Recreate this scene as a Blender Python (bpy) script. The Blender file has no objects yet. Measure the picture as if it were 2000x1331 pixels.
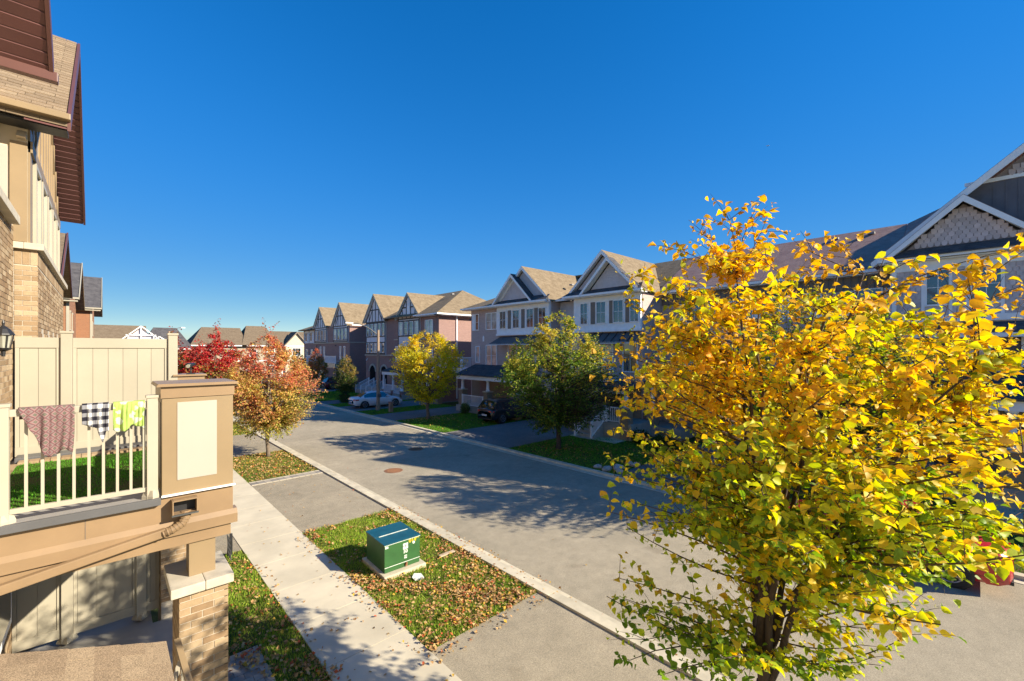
import bpy, bmesh, math, random
import numpy as np
from mathutils import Vector, Matrix
from math import radians, sin, cos, pi

random.seed(7); rng = np.random.default_rng(7)
sc = bpy.context.scene
COL = sc.collection
H = 5.3

# ---------------------------------------------------------------- camera, sky, sun, exposure
cam_d = bpy.data.cameras.new('camera'); cam = bpy.data.objects.new('camera', cam_d); COL.objects.link(cam)
cam.location = (0, 0, H)
cam.rotation_euler = (radians(90), 0, radians(-43.08))
cam_d.sensor_width = 36; cam_d.lens = 36*850/2000
cam_d.shift_y = 0.00975
cam_d.clip_start = 0.05; cam_d.clip_end = 6000
sc.camera = cam
SUN = Vector((0.55, -0.835, 0)).normalized()
EL = radians(27.5)
world = bpy.data.worlds.new('World'); sc.world = world; world.use_nodes = True
wn = world.node_tree; wn.nodes.clear()
wo = wn.nodes.new('ShaderNodeOutputWorld'); bg = wn.nodes.new('ShaderNodeBackground'); sky = wn.nodes.new('ShaderNodeTexSky')
sky.sky_type = 'NISHITA'; sky.sun_disc = False; sky.sun_elevation = EL
sky.sun_rotation = math.atan2(SUN.x, SUN.y); sky.altitude = 200
sky.air_density = 1.0; sky.dust_density = 0.0; sky.ozone_density = 6.0
# soft shoulder on the sky's brightness (as the photograph's tone curve has), hue kept
sep = wn.nodes.new('ShaderNodeSeparateColor'); sep.mode = 'HSV'; cmb = wn.nodes.new('ShaderNodeCombineColor'); cmb.mode = 'HSV'
def wmath(op, x, v):
    n = wn.nodes.new('ShaderNodeMath'); n.operation = op
    if isinstance(x, float): n.inputs[0].default_value = x
    else: wn.links.new(x, n.inputs[0])
    if isinstance(v, float): n.inputs[1].default_value = v
    elif v is not None: wn.links.new(v, n.inputs[1])
    return n.outputs[0]
wn.links.new(sky.outputs[0], sep.inputs[0])
ex_ = wmath('EXPONENT', wmath('MULTIPLY', wmath('POWER', sep.outputs[2], 1.5), -1/3.7), None)
val = wmath('MULTIPLY', wmath('SUBTRACT', 1.0, ex_), 3.85)
wn.links.new(sep.outputs[0], cmb.inputs[0]); wn.links.new(sep.outputs[1], cmb.inputs[1]); wn.links.new(val, cmb.inputs[2])
hs = wn.nodes.new('ShaderNodeHueSaturation'); hs.inputs['Saturation'].default_value = 1.25; hs.inputs['Hue'].default_value = 0.502
wn.links.new(cmb.outputs[0], hs.inputs['Color']); wn.links.new(hs.outputs[0], bg.inputs[0])
bg.inputs[1].default_value = 0.1
wn.links.new(bg.outputs[0], wo.inputs[0])
sun_d = bpy.data.lights.new('sun', 'SUN'); sun = bpy.data.objects.new('sun', sun_d); COL.objects.link(sun)
sun_d.energy = 4.65; sun_d.angle = radians(0.5); sun_d.color = (1.0, 0.89, 0.7)
sdir = Vector((SUN.x*cos(EL), SUN.y*cos(EL), sin(EL)))
sun.rotation_euler = sdir.to_track_quat('Z', 'Y').to_euler(); sun.location = sdir*60
sc.view_settings.view_transform = 'Standard'; sc.view_settings.look = 'None'
sc.view_settings.exposure = 1.12; sc.view_settings.gamma = 1; sc.view_settings.use_curve_mapping = False
sc.render.engine = 'CYCLES'
try:
    sc.cycles.max_bounces = 8; sc.cycles.transparent_max_bounces = 8
except Exception: pass

# ---------------------------------------------------------------- helpers: objects
def setp(o, label=None, cat=None, group=None, kind=None):
    if label: o['label'] = label
    if cat: o['category'] = cat
    if group: o['group'] = group
    if kind: o['kind'] = kind
    return o
def thing(name, label, cat, loc=(0, 0, 0), rotz=0, group=None):
    o = bpy.data.objects.new(name, None); COL.objects.link(o)
    o.location = loc; o.rotation_euler = (0, 0, rotz); o.empty_display_size = .2
    return setp(o, label, cat, group)
def org(o):
    v = Vector((0, 0, 0))
    while o is not None:
        v += o.location; o = o.parent
    return v
class Face:
    """a wall plane: u along the wall, v up, w outwards"""
    def __init__(s, o, u, n): s.o = Vector(o); s.u = Vector(u); s.n = Vector(n); s.z = Vector((0, 0, 1))
    def P(s, u, v, w=0): return s.o + s.u*u + s.z*v + s.n*w
def west(x): return Face((x, 0, 0), (0, 1, 0), (-1, 0, 0))       # faces the street from the right hand row; u = world Y
def south(y): return Face((0, y, 0), (1, 0, 0), (0, -1, 0))      # u = world X
def east(x): return Face((x, 0, 0), (0, 1, 0), (1, 0, 0))
BOXF = [(0, 3, 2, 1), (4, 5, 6, 7), (0, 1, 5, 4), (1, 2, 6, 5), (2, 3, 7, 6), (3, 0, 4, 7)]
class MB:
    def __init__(s): s.v = []; s.f = []; s.c = []; s.cur = None; s.m = []; s.mi = 0
    def add(s, vs, fs):
        b = len(s.v); s.v += [tuple(p) for p in vs]
        for f in fs:
            s.f.append(tuple(i+b for i in f)); s.c.append(s.cur); s.m.append(s.mi)
        return s
    def box(s, x0, x1, y0, y1, z0, z1):
        return s.add([(x0,y0,z0),(x1,y0,z0),(x1,y1,z0),(x0,y1,z0),(x0,y0,z1),(x1,y0,z1),(x1,y1,z1),(x0,y1,z1)], BOXF)
    def fbox(s, F, u0, u1, v0, v1, w0, w1):
        return s.add([F.P(u0,v0,w0),F.P(u1,v0,w0),F.P(u1,v0,w1),F.P(u0,v0,w1),F.P(u0,v1,w0),F.P(u1,v1,w0),F.P(u1,v1,w1),F.P(u0,v1,w1)], BOXF)
    def prism(s, F, pts, w0, w1):
        n = len(pts)
        vs = [F.P(a, b, w0) for a, b in pts] + [F.P(a, b, w1) for a, b in pts]
        return s.add(vs, [tuple(range(n)), tuple(range(2*n-1, n-1, -1))] + [(i, (i+1) % n, (i+1) % n+n, i+n) for i in range(n)])
    def slab(s, pts, t):
        n = len(pts); pts = [Vector(p) for p in pts]
        vs = pts + [p - Vector((0, 0, t)) for p in pts]
        return s.add(vs, [tuple(range(n)), tuple(range(2*n-1, n-1, -1))] + [(i, (i+1) % n, (i+1) % n+n, i+n) for i in range(n)])
    def beam(s, p0, p1, wd, th, up=(0, 0, 1)):
        p0 = Vector(p0); p1 = Vector(p1); d = (p1-p0).normalized(); up = Vector(up)
        sd = d.cross(up)
        if sd.length < 1e-4: sd = d.cross(Vector((0, 1, 0)))
        sd.normalize(); uu = sd.cross(d).normalized(); a = sd*wd/2; b = uu*th/2
        return s.add([p0-a-b, p0+a-b, p1+a-b, p1-a-b, p0-a+b, p0+a+b, p1+a+b, p1-a+b], BOXF)
    def tube(s, pts, rs, n=8, cap=True):
        pts = [Vector(p) for p in pts]; rings = []; b = len(s.v); prev = None
        for i, p in enumerate(pts):
            d = (pts[min(i+1, len(pts)-1)] - pts[max(i-1, 0)])
            d = d.normalized() if d.length > 1e-9 else Vector((0, 0, 1))
            if prev is None:
                a = d.cross(Vector((0, 0, 1)))
                if a.length < .05: a = d.cross(Vector((1, 0, 0)))
            else: a = prev - d*prev.dot(d)
            a.normalize(); prev = a; c = d.cross(a); r = rs[i] if hasattr(rs, '__len__') else rs
            for k in range(n):
                t = 2*pi*k/n; s.v.append(tuple(p + (a*cos(t)+c*sin(t))*r))
        def F(t): s.f.append(t); s.c.append(s.cur); s.m.append(s.mi)
        for i in range(len(pts)-1):
            for k in range(n):
                k2 = (k+1) % n
                F((b+i*n+k, b+i*n+k2, b+(i+1)*n+k2, b+(i+1)*n+k))
        if cap:
            F(tuple(b+k for k in range(n-1, -1, -1))); F(tuple(b+(len(pts)-1)*n+k for k in range(n)))
        return s
    def cyl(s, p0, p1, r0, r1=None, n=12): return s.tube([p0, p1], [r0, r0 if r1 is None else r1], n)
    def lathe(s, c, prof, n=16):
        c = Vector(c); return s.tube([c+Vector((0, 0, z)) for r, z in prof], [r for r, z in prof], n)
    def build(s, name, mat, parent=None, label=None, bevel=0, smooth=False, local=False, kind=None):
        me = bpy.data.meshes.new(name)
        off = Vector((0, 0, 0)) if (local or parent is None) else org(parent)
        me.from_pydata([(x-off.x, y-off.y, z-off.z) for x, y, z in s.v], [], s.f)
        for m in (mat if isinstance(mat, (list, tuple)) else [mat]): me.materials.append(m)
        if any(s.m): me.polygons.foreach_set('material_index', s.m)
        if any(c is not None for c in s.c):
            at = me.attributes.new('Col', 'FLOAT_COLOR', 'FACE')
            buf = np.ones((len(s.c), 4), 'f')
            for i, c in enumerate(s.c):
                if c is not None: buf[i, :3] = c
            at.data.foreach_set('color', buf.ravel())
        if bevel:
            bm = bmesh.new(); bm.from_mesh(me)
            bmesh.ops.recalc_face_normals(bm, faces=bm.faces)
            es = [e for e in bm.edges if len(e.link_faces) == 2 and e.calc_face_angle(0) > .5]
            bmesh.ops.bevel(bm, geom=es, offset=bevel, segments=2, affect='EDGES', profile=.7, clamp_overlap=True)
            bm.to_mesh(me); bm.free()
        if smooth: me.polygons.foreach_set('use_smooth', [True]*len(me.polygons))
        me.update()
        o = bpy.data.objects.new(name, me); COL.objects.link(o); o.parent = parent
        if label: o['label'] = label
        if kind: o['kind'] = kind
        return o
def bx(name, mat, parent, x0, x1, y0, y1, z0, z1, bevel=0, **k):
    return MB().box(x0, x1, y0, y1, z0, z1).build(name, mat, parent, bevel=bevel, **k)
_unit = {}
def unit_mesh(mat, key='box'):
    k = (mat.name, key)
    if k not in _unit:
        me = bpy.data.meshes.new(key)
        if key == 'box':
            me.from_pydata([(-.5,-.5,-.5),(.5,-.5,-.5),(.5,.5,-.5),(-.5,.5,-.5),(-.5,-.5,.5),(.5,-.5,.5),(.5,.5,.5),(-.5,.5,.5)], [], BOXF)
        me.materials.append(mat); _unit[k] = me
    return _unit[k]
def piece(name, mat, parent, x0, x1, y0, y1, z0, z1, rot=None, label=None):
    """one small box piece sharing mesh data with its likes"""
    o = bpy.data.objects.new(name, unit_mesh(mat)); COL.objects.link(o); o.parent = parent
    off = org(parent) if parent else Vector((0, 0, 0))
    o.location = Vector(((x0+x1)/2, (y0+y1)/2, (z0+z1)/2)) - off; o.scale = (x1-x0, y1-y0, z1-z0)
    if rot: o.rotation_euler = rot
    if label: o['label'] = label
    return o
def fpiece(name, mat, parent, F, u0, u1, v0, v1, w0, w1):
    a = F.P(u0, v0, w0); b = F.P(u1, v1, w1)
    return piece(name, mat, parent, min(a.x, b.x), max(a.x, b.x), min(a.y, b.y), max(a.y, b.y), min(a.z, b.z), max(a.z, b.z))
def np_mesh(name, tv, tf, M, T, cols, mat, parent=None, kind='stuff', smooth=False):
    """many copies of a small triangle template in one mesh; M (n,3,3), T (n,3), cols (n,3)"""
    tv = np.asarray(tv, 'f'); tf = np.asarray(tf, 'i'); n = len(T); k = len(tv)
    off = np.array(org(parent) if parent else (0, 0, 0), 'f')
    V = np.einsum('nij,kj->nki', M, tv) + (T-off)[:, None, :]
    Fc = (tf[None] + (np.arange(n)*k)[:, None, None]).reshape(-1, 3)
    me = bpy.data.meshes.new(name); me.vertices.add(n*k); me.vertices.foreach_set('co', V.astype('f').ravel())
    nf = len(Fc); me.loops.add(nf*3); me.loops.foreach_set('vertex_index', Fc.ravel().astype('i'))
    me.polygons.add(nf); me.polygons.foreach_set('loop_start', np.arange(0, nf*3, 3, dtype='i'))
    me.polygons.foreach_set('loop_total', np.full(nf, 3, 'i'))
    if smooth: me.polygons.foreach_set('use_smooth', np.ones(nf, bool))
    me.materials.append(mat)
    at = me.attributes.new('Col', 'FLOAT_COLOR', 'POINT')
    c = np.ones((n, k, 4), 'f'); c[:, :, :3] = cols[:, None, :]; at.data.foreach_set('color', c.ravel())
    me.update(calc_edges=True)
    o = bpy.data.objects.new(name, me); COL.objects.link(o); o.parent = parent
    if kind: o['kind'] = kind
    return o

# ---------------------------------------------------------------- helpers: materials
MATS = {}
def newmat(name):
    m = bpy.data.materials.new(name); m.use_nodes = True; nt = m.node_tree; nt.nodes.clear()
    out = nt.nodes.new('ShaderNodeOutputMaterial'); p = nt.nodes.new('ShaderNodeBsdfPrincipled')
    nt.links.new(p.outputs[0], out.inputs[0]); MATS[name] = m
    return m, nt, p, out
def N(nt, t, **k):
    n = nt.nodes.new(t)
    for a, b in k.items(): setattr(n, a, b)
    return n
def math_node(nt, op, a, b=None, c=None):
    n = N(nt, 'ShaderNodeMath', operation=op)
    for i, x in enumerate((a, b, c)):
        if x is None: continue
        if isinstance(x, (int, float)): n.inputs[i].default_value = x
        else: nt.links.new(x, n.inputs[i])
    return n.outputs[0]
def mixc(nt, fac, a, b, mode='MIX'):
    n = N(nt, 'ShaderNodeMix', data_type='RGBA', blend_type=mode)
    for i, x in ((0, fac), (6, a), (7, b)):
        if isinstance(x, (int, float)): n.inputs[i].default_value = x
        elif isinstance(x, (tuple, list)): n.inputs[i].default_value = (*x, 1) if len(x) == 3 else x
        else: nt.links.new(x, n.inputs[i])
    return n.outputs[2]
def noise(nt, scale, detail=4, rough=.55, vec=None, out=0):
    n = N(nt, 'ShaderNodeTexNoise'); n.inputs['Scale'].default_value = scale; n.inputs['Detail'].default_value = detail
    n.inputs['Roughness'].default_value = rough
    if vec is None: vec = N(nt, 'ShaderNodeNewGeometry').outputs['Position']
    nt.links.new(vec, n.inputs['Vector']); return n.outputs[out]
def ramp(nt, fac, stops):
    r = N(nt, 'ShaderNodeValToRGB'); nt.links.new(fac, r.inputs[0])
    e = r.color_ramp.elements
    while len(e) < len(stops): e.new(.5)
    for i, (p, c) in enumerate(stops): e[i].position = p; e[i].color = (*c, 1) if len(c) == 3 else c
    return r.outputs[0]
def sc3(c, k): return tuple(min(1, x*k) for x in c)
def bump(nt, p, h, strength=.3, dist=.01):
    b = N(nt, 'ShaderNodeBump'); b.inputs['Strength'].default_value = strength; b.inputs['Distance'].default_value = dist
    nt.links.new(h, b.inputs['Height']); nt.links.new(b.outputs[0], p.inputs['Normal'])
def plain(name, col, rough=.6, var=.12, scale=3, fine=60, bumpk=.15, metal=0, spec=.5, rnd=0, coat=0):
    """painted or raw surface: broad mottling, fine grain, optional per-piece change of tone"""
    m, nt, p, out = newmat(name)
    c = ramp(nt, noise(nt, scale, 5), [(.3, sc3(col, 1-var)), (.7, sc3(col, 1+var))])
    c = mixc(nt, .5*var, c, mixc(nt, noise(nt, fine, 2), sc3(col, .5), sc3(col, 1.5)))
    if rnd:
        oi = N(nt, 'ShaderNodeObjectInfo').outputs['Random']
        v = math_node(nt, 'MULTIPLY_ADD', oi, 2*rnd, 1-rnd)
        hv = N(nt, 'ShaderNodeHueSaturation'); nt.links.new(v, hv.inputs['Value']); nt.links.new(c, hv.inputs['Color']); c = hv.outputs[0]
    nt.links.new(c, p.inputs['Base Color']); p.inputs['Roughness'].default_value = rough; p.inputs['Metallic'].default_value = metal
    p.inputs['Specular IOR Level'].default_value = spec; p.inputs['Coat Weight'].default_value = coat
    if bumpk: bump(nt, p, noise(nt, fine, 3), bumpk, .004)
    return m
def wallvec(nt, sz=1.0):
    g = N(nt, 'ShaderNodeNewGeometry').outputs['Position']; s = N(nt, 'ShaderNodeSeparateXYZ'); nt.links.new(g, s.inputs[0])
    u = math_node(nt, 'ADD', s.outputs[0], s.outputs[1]); c = N(nt, 'ShaderNodeCombineXYZ')
    nt.links.new(u, c.inputs[0]); nt.links.new(s.outputs[2], c.inputs[1]); return c.outputs[0]
def brickmat(name, c1, c2, mortar, bw=.21, rh=.078, ms=.008, bumpd=.006, offset=.5, rough=.85):
    m, nt, p, out = newmat(name); v = wallvec(nt)
    b = N(nt, 'ShaderNodeTexBrick'); nt.links.new(v, b.inputs['Vector']); b.inputs['Scale'].default_value = 1
    b.inputs['Brick Width'].default_value = bw; b.inputs['Row Height'].default_value = rh; b.inputs['Mortar Size'].default_value = ms
    b.inputs['Mortar Smooth'].default_value = .2; b.offset = offset
    b.inputs['Color1'].default_value = (*c1, 1); b.inputs['Color2'].default_value = (*c2, 1); b.inputs['Mortar'].default_value = (*mortar, 1)
    c = mixc(nt, .35, b.outputs['Color'], mixc(nt, noise(nt, 9, 3), sc3(c1, .6), sc3(c2, 1.3)))
    c = mixc(nt, .25, c, mixc(nt, noise(nt, .8, 3), sc3(c1, .7), sc3(c2, 1.2)))
    nt.links.new(c, p.inputs['Base Color']); p.inputs['Roughness'].default_value = rough
    inv = math_node(nt, 'SUBTRACT', 1, b.outputs['Fac'])
    bump(nt, p, inv, .7, bumpd)
    return m
def piecebrick(name, cols, attr=False, rough=.88, fine=90, gk=.5):
    """bricks, pavers or shingles that are separate geometry: tone changes from piece to piece"""
    m, nt, p, out = newmat(name)
    if attr:
        a = N(nt, 'ShaderNodeAttribute'); a.attribute_name = 'Col'; c = a.outputs['Color']
    else:
        oi = N(nt, 'ShaderNodeObjectInfo').outputs['Random']
        c = ramp(nt, oi, [(i/(len(cols)-1), q) for i, q in enumerate(cols)])
    c = mixc(nt, .55, c, mixc(nt, noise(nt, 14, 4), (.35, .33, .3), (.75, .72, .68)), 'OVERLAY')
    c = mixc(nt, gk, c, ramp(nt, noise(nt, fine, 3), [(.38, (.5-.25*gk,)*3), (.62, (.5+.25*gk,)*3)]) if gk > .6 else mixc(nt, noise(nt, fine, 3), (.3, .3, .3), (.7, .7, .7)), 'OVERLAY')
    nt.links.new(c, p.inputs['Base Color']); p.inputs['Roughness'].default_value = rough; p.inputs['Specular IOR Level'].default_value = .25
    bump(nt, p, noise(nt, fine, 4), .5, .004)
    return m
def attrmat(name, rough=.6, trans=0, spec=.3, fine=0):
    m, nt, p, out = newmat(name); a = N(nt, 'ShaderNodeAttribute'); a.attribute_name = 'Col'; c = a.outputs['Color']
    if fine:
        c = mixc(nt, .6, c, mixc(nt, noise(nt, fine, 3), (.3, .3, .3), (.7, .7, .7)), 'OVERLAY')
    nt.links.new(c, p.inputs['Base Color']); p.inputs['Roughness'].default_value = rough; p.inputs['Specular IOR Level'].default_value = spec
    if trans:
        t = N(nt, 'ShaderNodeBsdfTranslucent'); mx = N(nt, 'ShaderNodeMixShader'); mx.inputs[0].default_value = trans
        hv = N(nt, 'ShaderNodeHueSaturation'); hv.inputs['Saturation'].default_value = 1.1; hv.inputs['Value'].default_value = 1.15; nt.links.new(c, hv.inputs['Color'])
        nt.links.new(hv.outputs[0], t.inputs[0]); nt.links.new(p.outputs[0], mx.inputs[1]); nt.links.new(t.outputs[0], mx.inputs[2]); nt.links.new(mx.outputs[0], out.inputs[0])
    return m
# ---------------------------------------------------------------- materials
def ground_grass(name, g1, g2, dry, leafy=0):
    m, nt, p, out = newmat(name)
    c = ramp(nt, noise(nt, 40, 4, .7), [(.3, g1), (.7, g2)])
    c = mixc(nt, ramp(nt, noise(nt, 1.3, 4), [(.45, (0, 0, 0)), (.7, (1, 1, 1))]), c, mixc(nt, noise(nt, 50, 2), dry, sc3(dry, .5)))
    nt.links.new(c, p.inputs['Base Color']); p.inputs['Roughness'].default_value = .95; p.inputs['Specular IOR Level'].default_value = .1
    bump(nt, p, noise(nt, 60, 3), .8, .03); return m
M_LAWN = ground_grass('lawn_soil', (.04, .07, .015), (.09, .14, .02), (.16, .11, .05))
M_FIELD = ground_grass('field_ground', (.05, .08, .02), (.1, .13, .04), (.16, .12, .07))
def asphalt(name, base, warm, patch=.12, fine=220, crack=False):
    m, nt, p, out = newmat(name)
    n1 = noise(nt, .35, 5, .6); n2 = noise(nt, 3.2, 5, .7); n3 = noise(nt, fine, 2, .6)
    c = ramp(nt, n1, [(.3, sc3(base, 1-patch)), (.7, sc3(warm, 1+patch))])
    c = mixc(nt, .3, c, ramp(nt, n2, [(.35, sc3(base, .75)), (.65, sc3(warm, 1.2))]))
    c = mixc(nt, .35, c, ramp(nt, noise(nt, 38, 3, .7), [(.35, (.22, .22, .22)), (.65, (.78, .77, .75))]), 'OVERLAY')
    st = ramp(nt, noise(nt, 1.1, 3, .4), [(.66, (1, 1, 1)), (.74, (.72, .7, .68))]); c = mixc(nt, .6, c, st, 'MULTIPLY')
    c = mixc(nt, .6, c, ramp(nt, n3, [(.32, (.12, .12, .12)), (.5, (.5, .5, .5)), (.68, (.9, .88, .84))]), 'OVERLAY')
    if crack:
        vo = N(nt, 'ShaderNodeTexVoronoi', feature='DISTANCE_TO_EDGE'); vo.inputs['Scale'].default_value = .16
        g = N(nt, 'ShaderNodeNewGeometry').outputs['Position']
        w = N(nt, 'ShaderNodeMix', data_type='VECTOR'); w.inputs[0].default_value = .12
        nt.links.new(g, w.inputs[4]); nt.links.new(noise(nt, 1.5, 5, .6, out=1), w.inputs[5]); nt.links.new(w.outputs[1], vo.inputs['Vector'])
        cr = math_node(nt, 'LESS_THAN', vo.outputs['Distance'], .0022)
        c = mixc(nt, math_node(nt, 'MULTIPLY', cr, .45), c, sc3(base, .35))
    nt.links.new(c, p.inputs['Base Color']); p.inputs['Roughness'].default_value = .9; p.inputs['Specular IOR Level'].default_value = .25
    bump(nt, p, n3, .5, .006); return m
M_ROAD = asphalt('road_asphalt', (.31, .275, .205), (.37, .32, .24))
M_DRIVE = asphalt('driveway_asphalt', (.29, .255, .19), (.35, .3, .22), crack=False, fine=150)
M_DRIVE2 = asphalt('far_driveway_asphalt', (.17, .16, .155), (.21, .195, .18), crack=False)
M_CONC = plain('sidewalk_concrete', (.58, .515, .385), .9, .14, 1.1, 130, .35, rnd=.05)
M_KERB = plain('kerb_concrete', (.55, .49, .365), .9, .2, 2.5, 90, .4, rnd=.07)
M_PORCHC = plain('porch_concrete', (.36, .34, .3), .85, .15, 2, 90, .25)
M_STONE = plain('limestone_sill', (.5, .45, .36), .85, .15, 6, 70, .5)
M_PAVER = piecebrick('grey_paver', [(.2, .19, .18), (.3, .28, .25), (.36, .33, .28)])
M_PAVEB = piecebrick('cream_paver', [(.42, .38, .3), (.5, .45, .36)])
BR = [(.25, .17, .1), (.31, .22, .135), (.37, .28, .18), (.28, .2, .12), (.42, .33, .22)]
M_BRK = piecebrick('tan_brick', BR); M_BRKA = piecebrick('tan_brick_run', BR, attr=True)
M_MORT = plain('mortar', (.5, .44, .35), .95, .15, 20, 120, .3)
M_SHN = piecebrick('tan_shingle', [(.2, .15, .1), (.28, .21, .14), (.24, .18, .12), (.31, .24, .16)], fine=130, gk=.85)
M_SHA = piecebrick('tan_shingle_run', [(0, 0, 0), (1, 1, 1)], attr=True, fine=160)
def shinglemat(name, cols, rh=.085):
    m, nt, p, out = newmat(name); v = wallvec(nt)
    b = N(nt, 'ShaderNodeTexBrick'); nt.links.new(v, b.inputs['Vector']); b.inputs['Scale'].default_value = 1
    b.inputs['Brick Width'].default_value = .33; b.inputs['Row Height'].default_value = rh; b.inputs['Mortar Size'].default_value = .006
    b.inputs['Color1'].default_value = (*cols[0], 1); b.inputs['Color2'].default_value = (*cols[1], 1); b.inputs['Mortar'].default_value = (*sc3(cols[0], .45), 1)
    c = mixc(nt, .45, b.outputs['Color'], ramp(nt, noise(nt, 2.2, 5, .7), [(.35, cols[0]), (.65, cols[2])]))
    nt.links.new(c, p.inputs['Base Color']); p.inputs['Roughness'].default_value = .95; p.inputs['Specular IOR Level'].default_value = .15
    bump(nt, p, math_node(nt, 'SUBTRACT', 1, b.outputs['Fac']), .6, .008); return m
M_ROOF_TAN = shinglemat('brown_tan_shingles', [(.18, .135, .085), (.27, .205, .135), (.36, .285, .19)])
M_ROOF_BR = shinglemat('brown_shingles', [(.3, .18, .16), (.42, .27, .23), (.46, .32, .27)])
M_ROOF_DK = shinglemat('charcoal_shingles', [(.065, .062, .068), (.12, .115, .12), (.16, .15, .15)])
M_ROOF_GB = shinglemat('grey_brown_shingles', [(.15, .11, .075), (.21, .16, .11), (.24, .19, .13)])
M_PURP = brickmat('purple_brown_brick', (.25, .145, .13), (.36, .22, .19), (.32, .27, .25))
M_ROSE = brickmat('rose_brick', (.46, .32, .29), (.6, .45, .4), (.58, .53, .5))
M_ORNG = brickmat('orange_brick', (.27, .11, .05), (.34, .15, .07), (.32, .25, .18))
M_TANF = brickmat('tan_brick_far', (.28, .2, .12), (.35, .26, .17), (.3, .26, .2))
M_CREAMB = brickmat('cream_brick_far', (.38, .31, .22), (.43, .35, .26), (.36, .31, .26))
M_WHITE = plain('white_trim', (.9, .9, .91), .5, .05, 4, 40, .05)
M_STUC = plain('grey_stucco', (.78, .77, .79), .9, .08, 3, 120, .4)
M_STUCC = plain('cream_stucco', (.62, .52, .38), .9, .08, 3, 120, .4)
M_TIMB = plain('dark_timber', (.035, .028, .027), .6, .2, 4, 50, .2)
M_SIDE = plain('lavender_grey_siding', (.6, .55, .56), .7, .08, 3, 60, .1)
M_SCAL = plain('taupe_scallop_shingle', (.6, .51, .5), .8, .12, 3, 60, .2, rnd=.14)
M_SCBACK = plain('taupe_shadow_behind_shingles', (.3, .25, .235), .85, .1, 3, 60, .2)  # darker taupe paints the shadow seen in gaps between the scallops
M_SCALA = attrmat('taupe_scallop_run', .8, 0, .2, 50)
M_BATT = plain('dark_board_siding', (.13, .125, .145), .7, .12, 3, 60, .15)
M_SHUT = plain('brown_shutter', (.2, .16, .13), .6, .08, 3, 60, .1)
M_BROWN = plain('brown_aluminium_cladding', (.275, .185, .105), .42, .11, 2.2, 60, .03)
M_BROWNT = plain('brown_panel', (.27, .195, .11), .45, .1, 1.4, 60, .03)
M_CREAM = plain('cream_panel', (.42, .38, .325), .45, .03, 1.5, 50, .03)
M_VINYL = plain('cream_vinyl', (.39, .355, .275), .4, .07, 1.2, 30, .02, rnd=.03)
M_RAIL = plain('cream_rail', (.42, .38, .3), .4, .04, 3, 40, .02)
M_GREYM = plain('grey_membrane', (.3, .285, .27), .6, .15, 3, 60, .2)
M_DKGREY = plain('dark_grey_flashing', (.1, .1, .105), .5, .1, 3, 60, .1)
M_MAROON = plain('maroon_soffit', (.12, .045, .042), .45, .1, 2, 60, .03, rnd=.1)
M_MARFAS = plain('maroon_fascia', (.12, .05, .042), .4, .08, 2, 60, .03)
M_BLACK = plain('black_metal', (.02, .02, .022), .45, .1, 4, 60, .05)
M_DARK = plain('recess_shade', (.012, .011, .012), .95, .1, 4, 60, 0, spec=.1)  # near-black colour stands in for the shade inside the arched doorways
M_RUBBER = plain('tyre_rubber', (.02, .02, .02), .8, .1, 10, 60, .1)
M_CHROME = plain('bright_alloy', (.35, .35, .37), .35, .05, 5, 60, 0, metal=1)
M_GRBOX = plain('green_box_paint', (.035, .115, .035), .42, .18, 3, 50, .06)
M_GRTOP = plain('green_box_lid', (.012, .085, .11), .3, .25, 5, 70, .08)
M_BARK = plain('grey_brown_bark', (.17, .13, .095), .9, .3, 9, 60, .8)
M_BARKD = plain('dark_bark', (.075, .05, .038), .9, .3, 12, 70, .8)
M_POLE = plain('weathered_pole', (.3, .215, .15), .7, .12, 3, 60, .2)
M_RUST = plain('rusty_iron', (.24, .11, .05), .7, .25, 20, 60, .5)
M_LABELW = plain('white_sticker', (.62, .66, .6), .5, .3, 25, 60, 0)
M_LABELY = plain('yellow_digits', (.75, .48, .02), .5, .05, 8, 60, 0)
M_LABELK = plain('dark_print', (.03, .05, .035), .6, .1, 8, 60, 0)
M_ROCK = plain('pale_rock', (.4, .38, .34), .9, .25, 5, 40, .6, rnd=.15)
M_WOOD = plain('bare_wood', (.5, .38, .26), .8, .15, 6, 60, .2)
def glassmat(name, col, rough=.06, curtain=0):
    m, nt, p, out = newmat(name)
    c = ramp(nt, noise(nt, 1.5, 2), [(.35, sc3(col, .6)), (.65, sc3(col, 1.4))])
    nt.links.new(c, p.inputs['Base Color']); p.inputs['Roughness'].default_value = rough
    p.inputs['Specular IOR Level'].default_value = 1.0; p.inputs['IOR'].default_value = 1.7
    bump(nt, p, noise(nt, 1.2, 1), .06, .02); return m
M_GLASS = glassmat('window_glass', (.03, .04, .055))
M_GLASSB = glassmat('window_glass_with_blind', (.36, .35, .33), .12)
M_CARGL = glassmat('car_glass', (.012, .015, .018), .04)
def carpaint(name, col, metal=0): return plain(name, col, .28, .03, 1, 200, 0, metal=metal, coat=.8)
M_CWHITE = carpaint('white_car_paint', (.72, .73, .75)); M_CRED = carpaint('red_car_paint', (.5, .012, .016)); M_CBLACK = carpaint('black_car_paint', (.012, .013, .016))
M_CDRED = carpaint('dark_red_car_paint', (.12, .008, .015))
M_TAIL = plain('tail_light_red', (.5, .02, .012), .2, .05, 10, 60, 0, coat=1)
M_PLATE = plain('number_plate', (.6, .62, .66), .4, .03, 10, 60, 0)
M_LAMPG = glassmat('lantern_glass', (.42, .42, .34), .3)
M_LEAF = attrmat('leaf_blades', .5, .5, .35, 30)
M_LEAFS = attrmat('small_leaf_blades', .6, .5, .2)
M_GRASS = attrmat('grass_blades', .65, .3, .2)
M_LITTER = attrmat('fallen_leaf_blades', .75, .15, .15)
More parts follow.
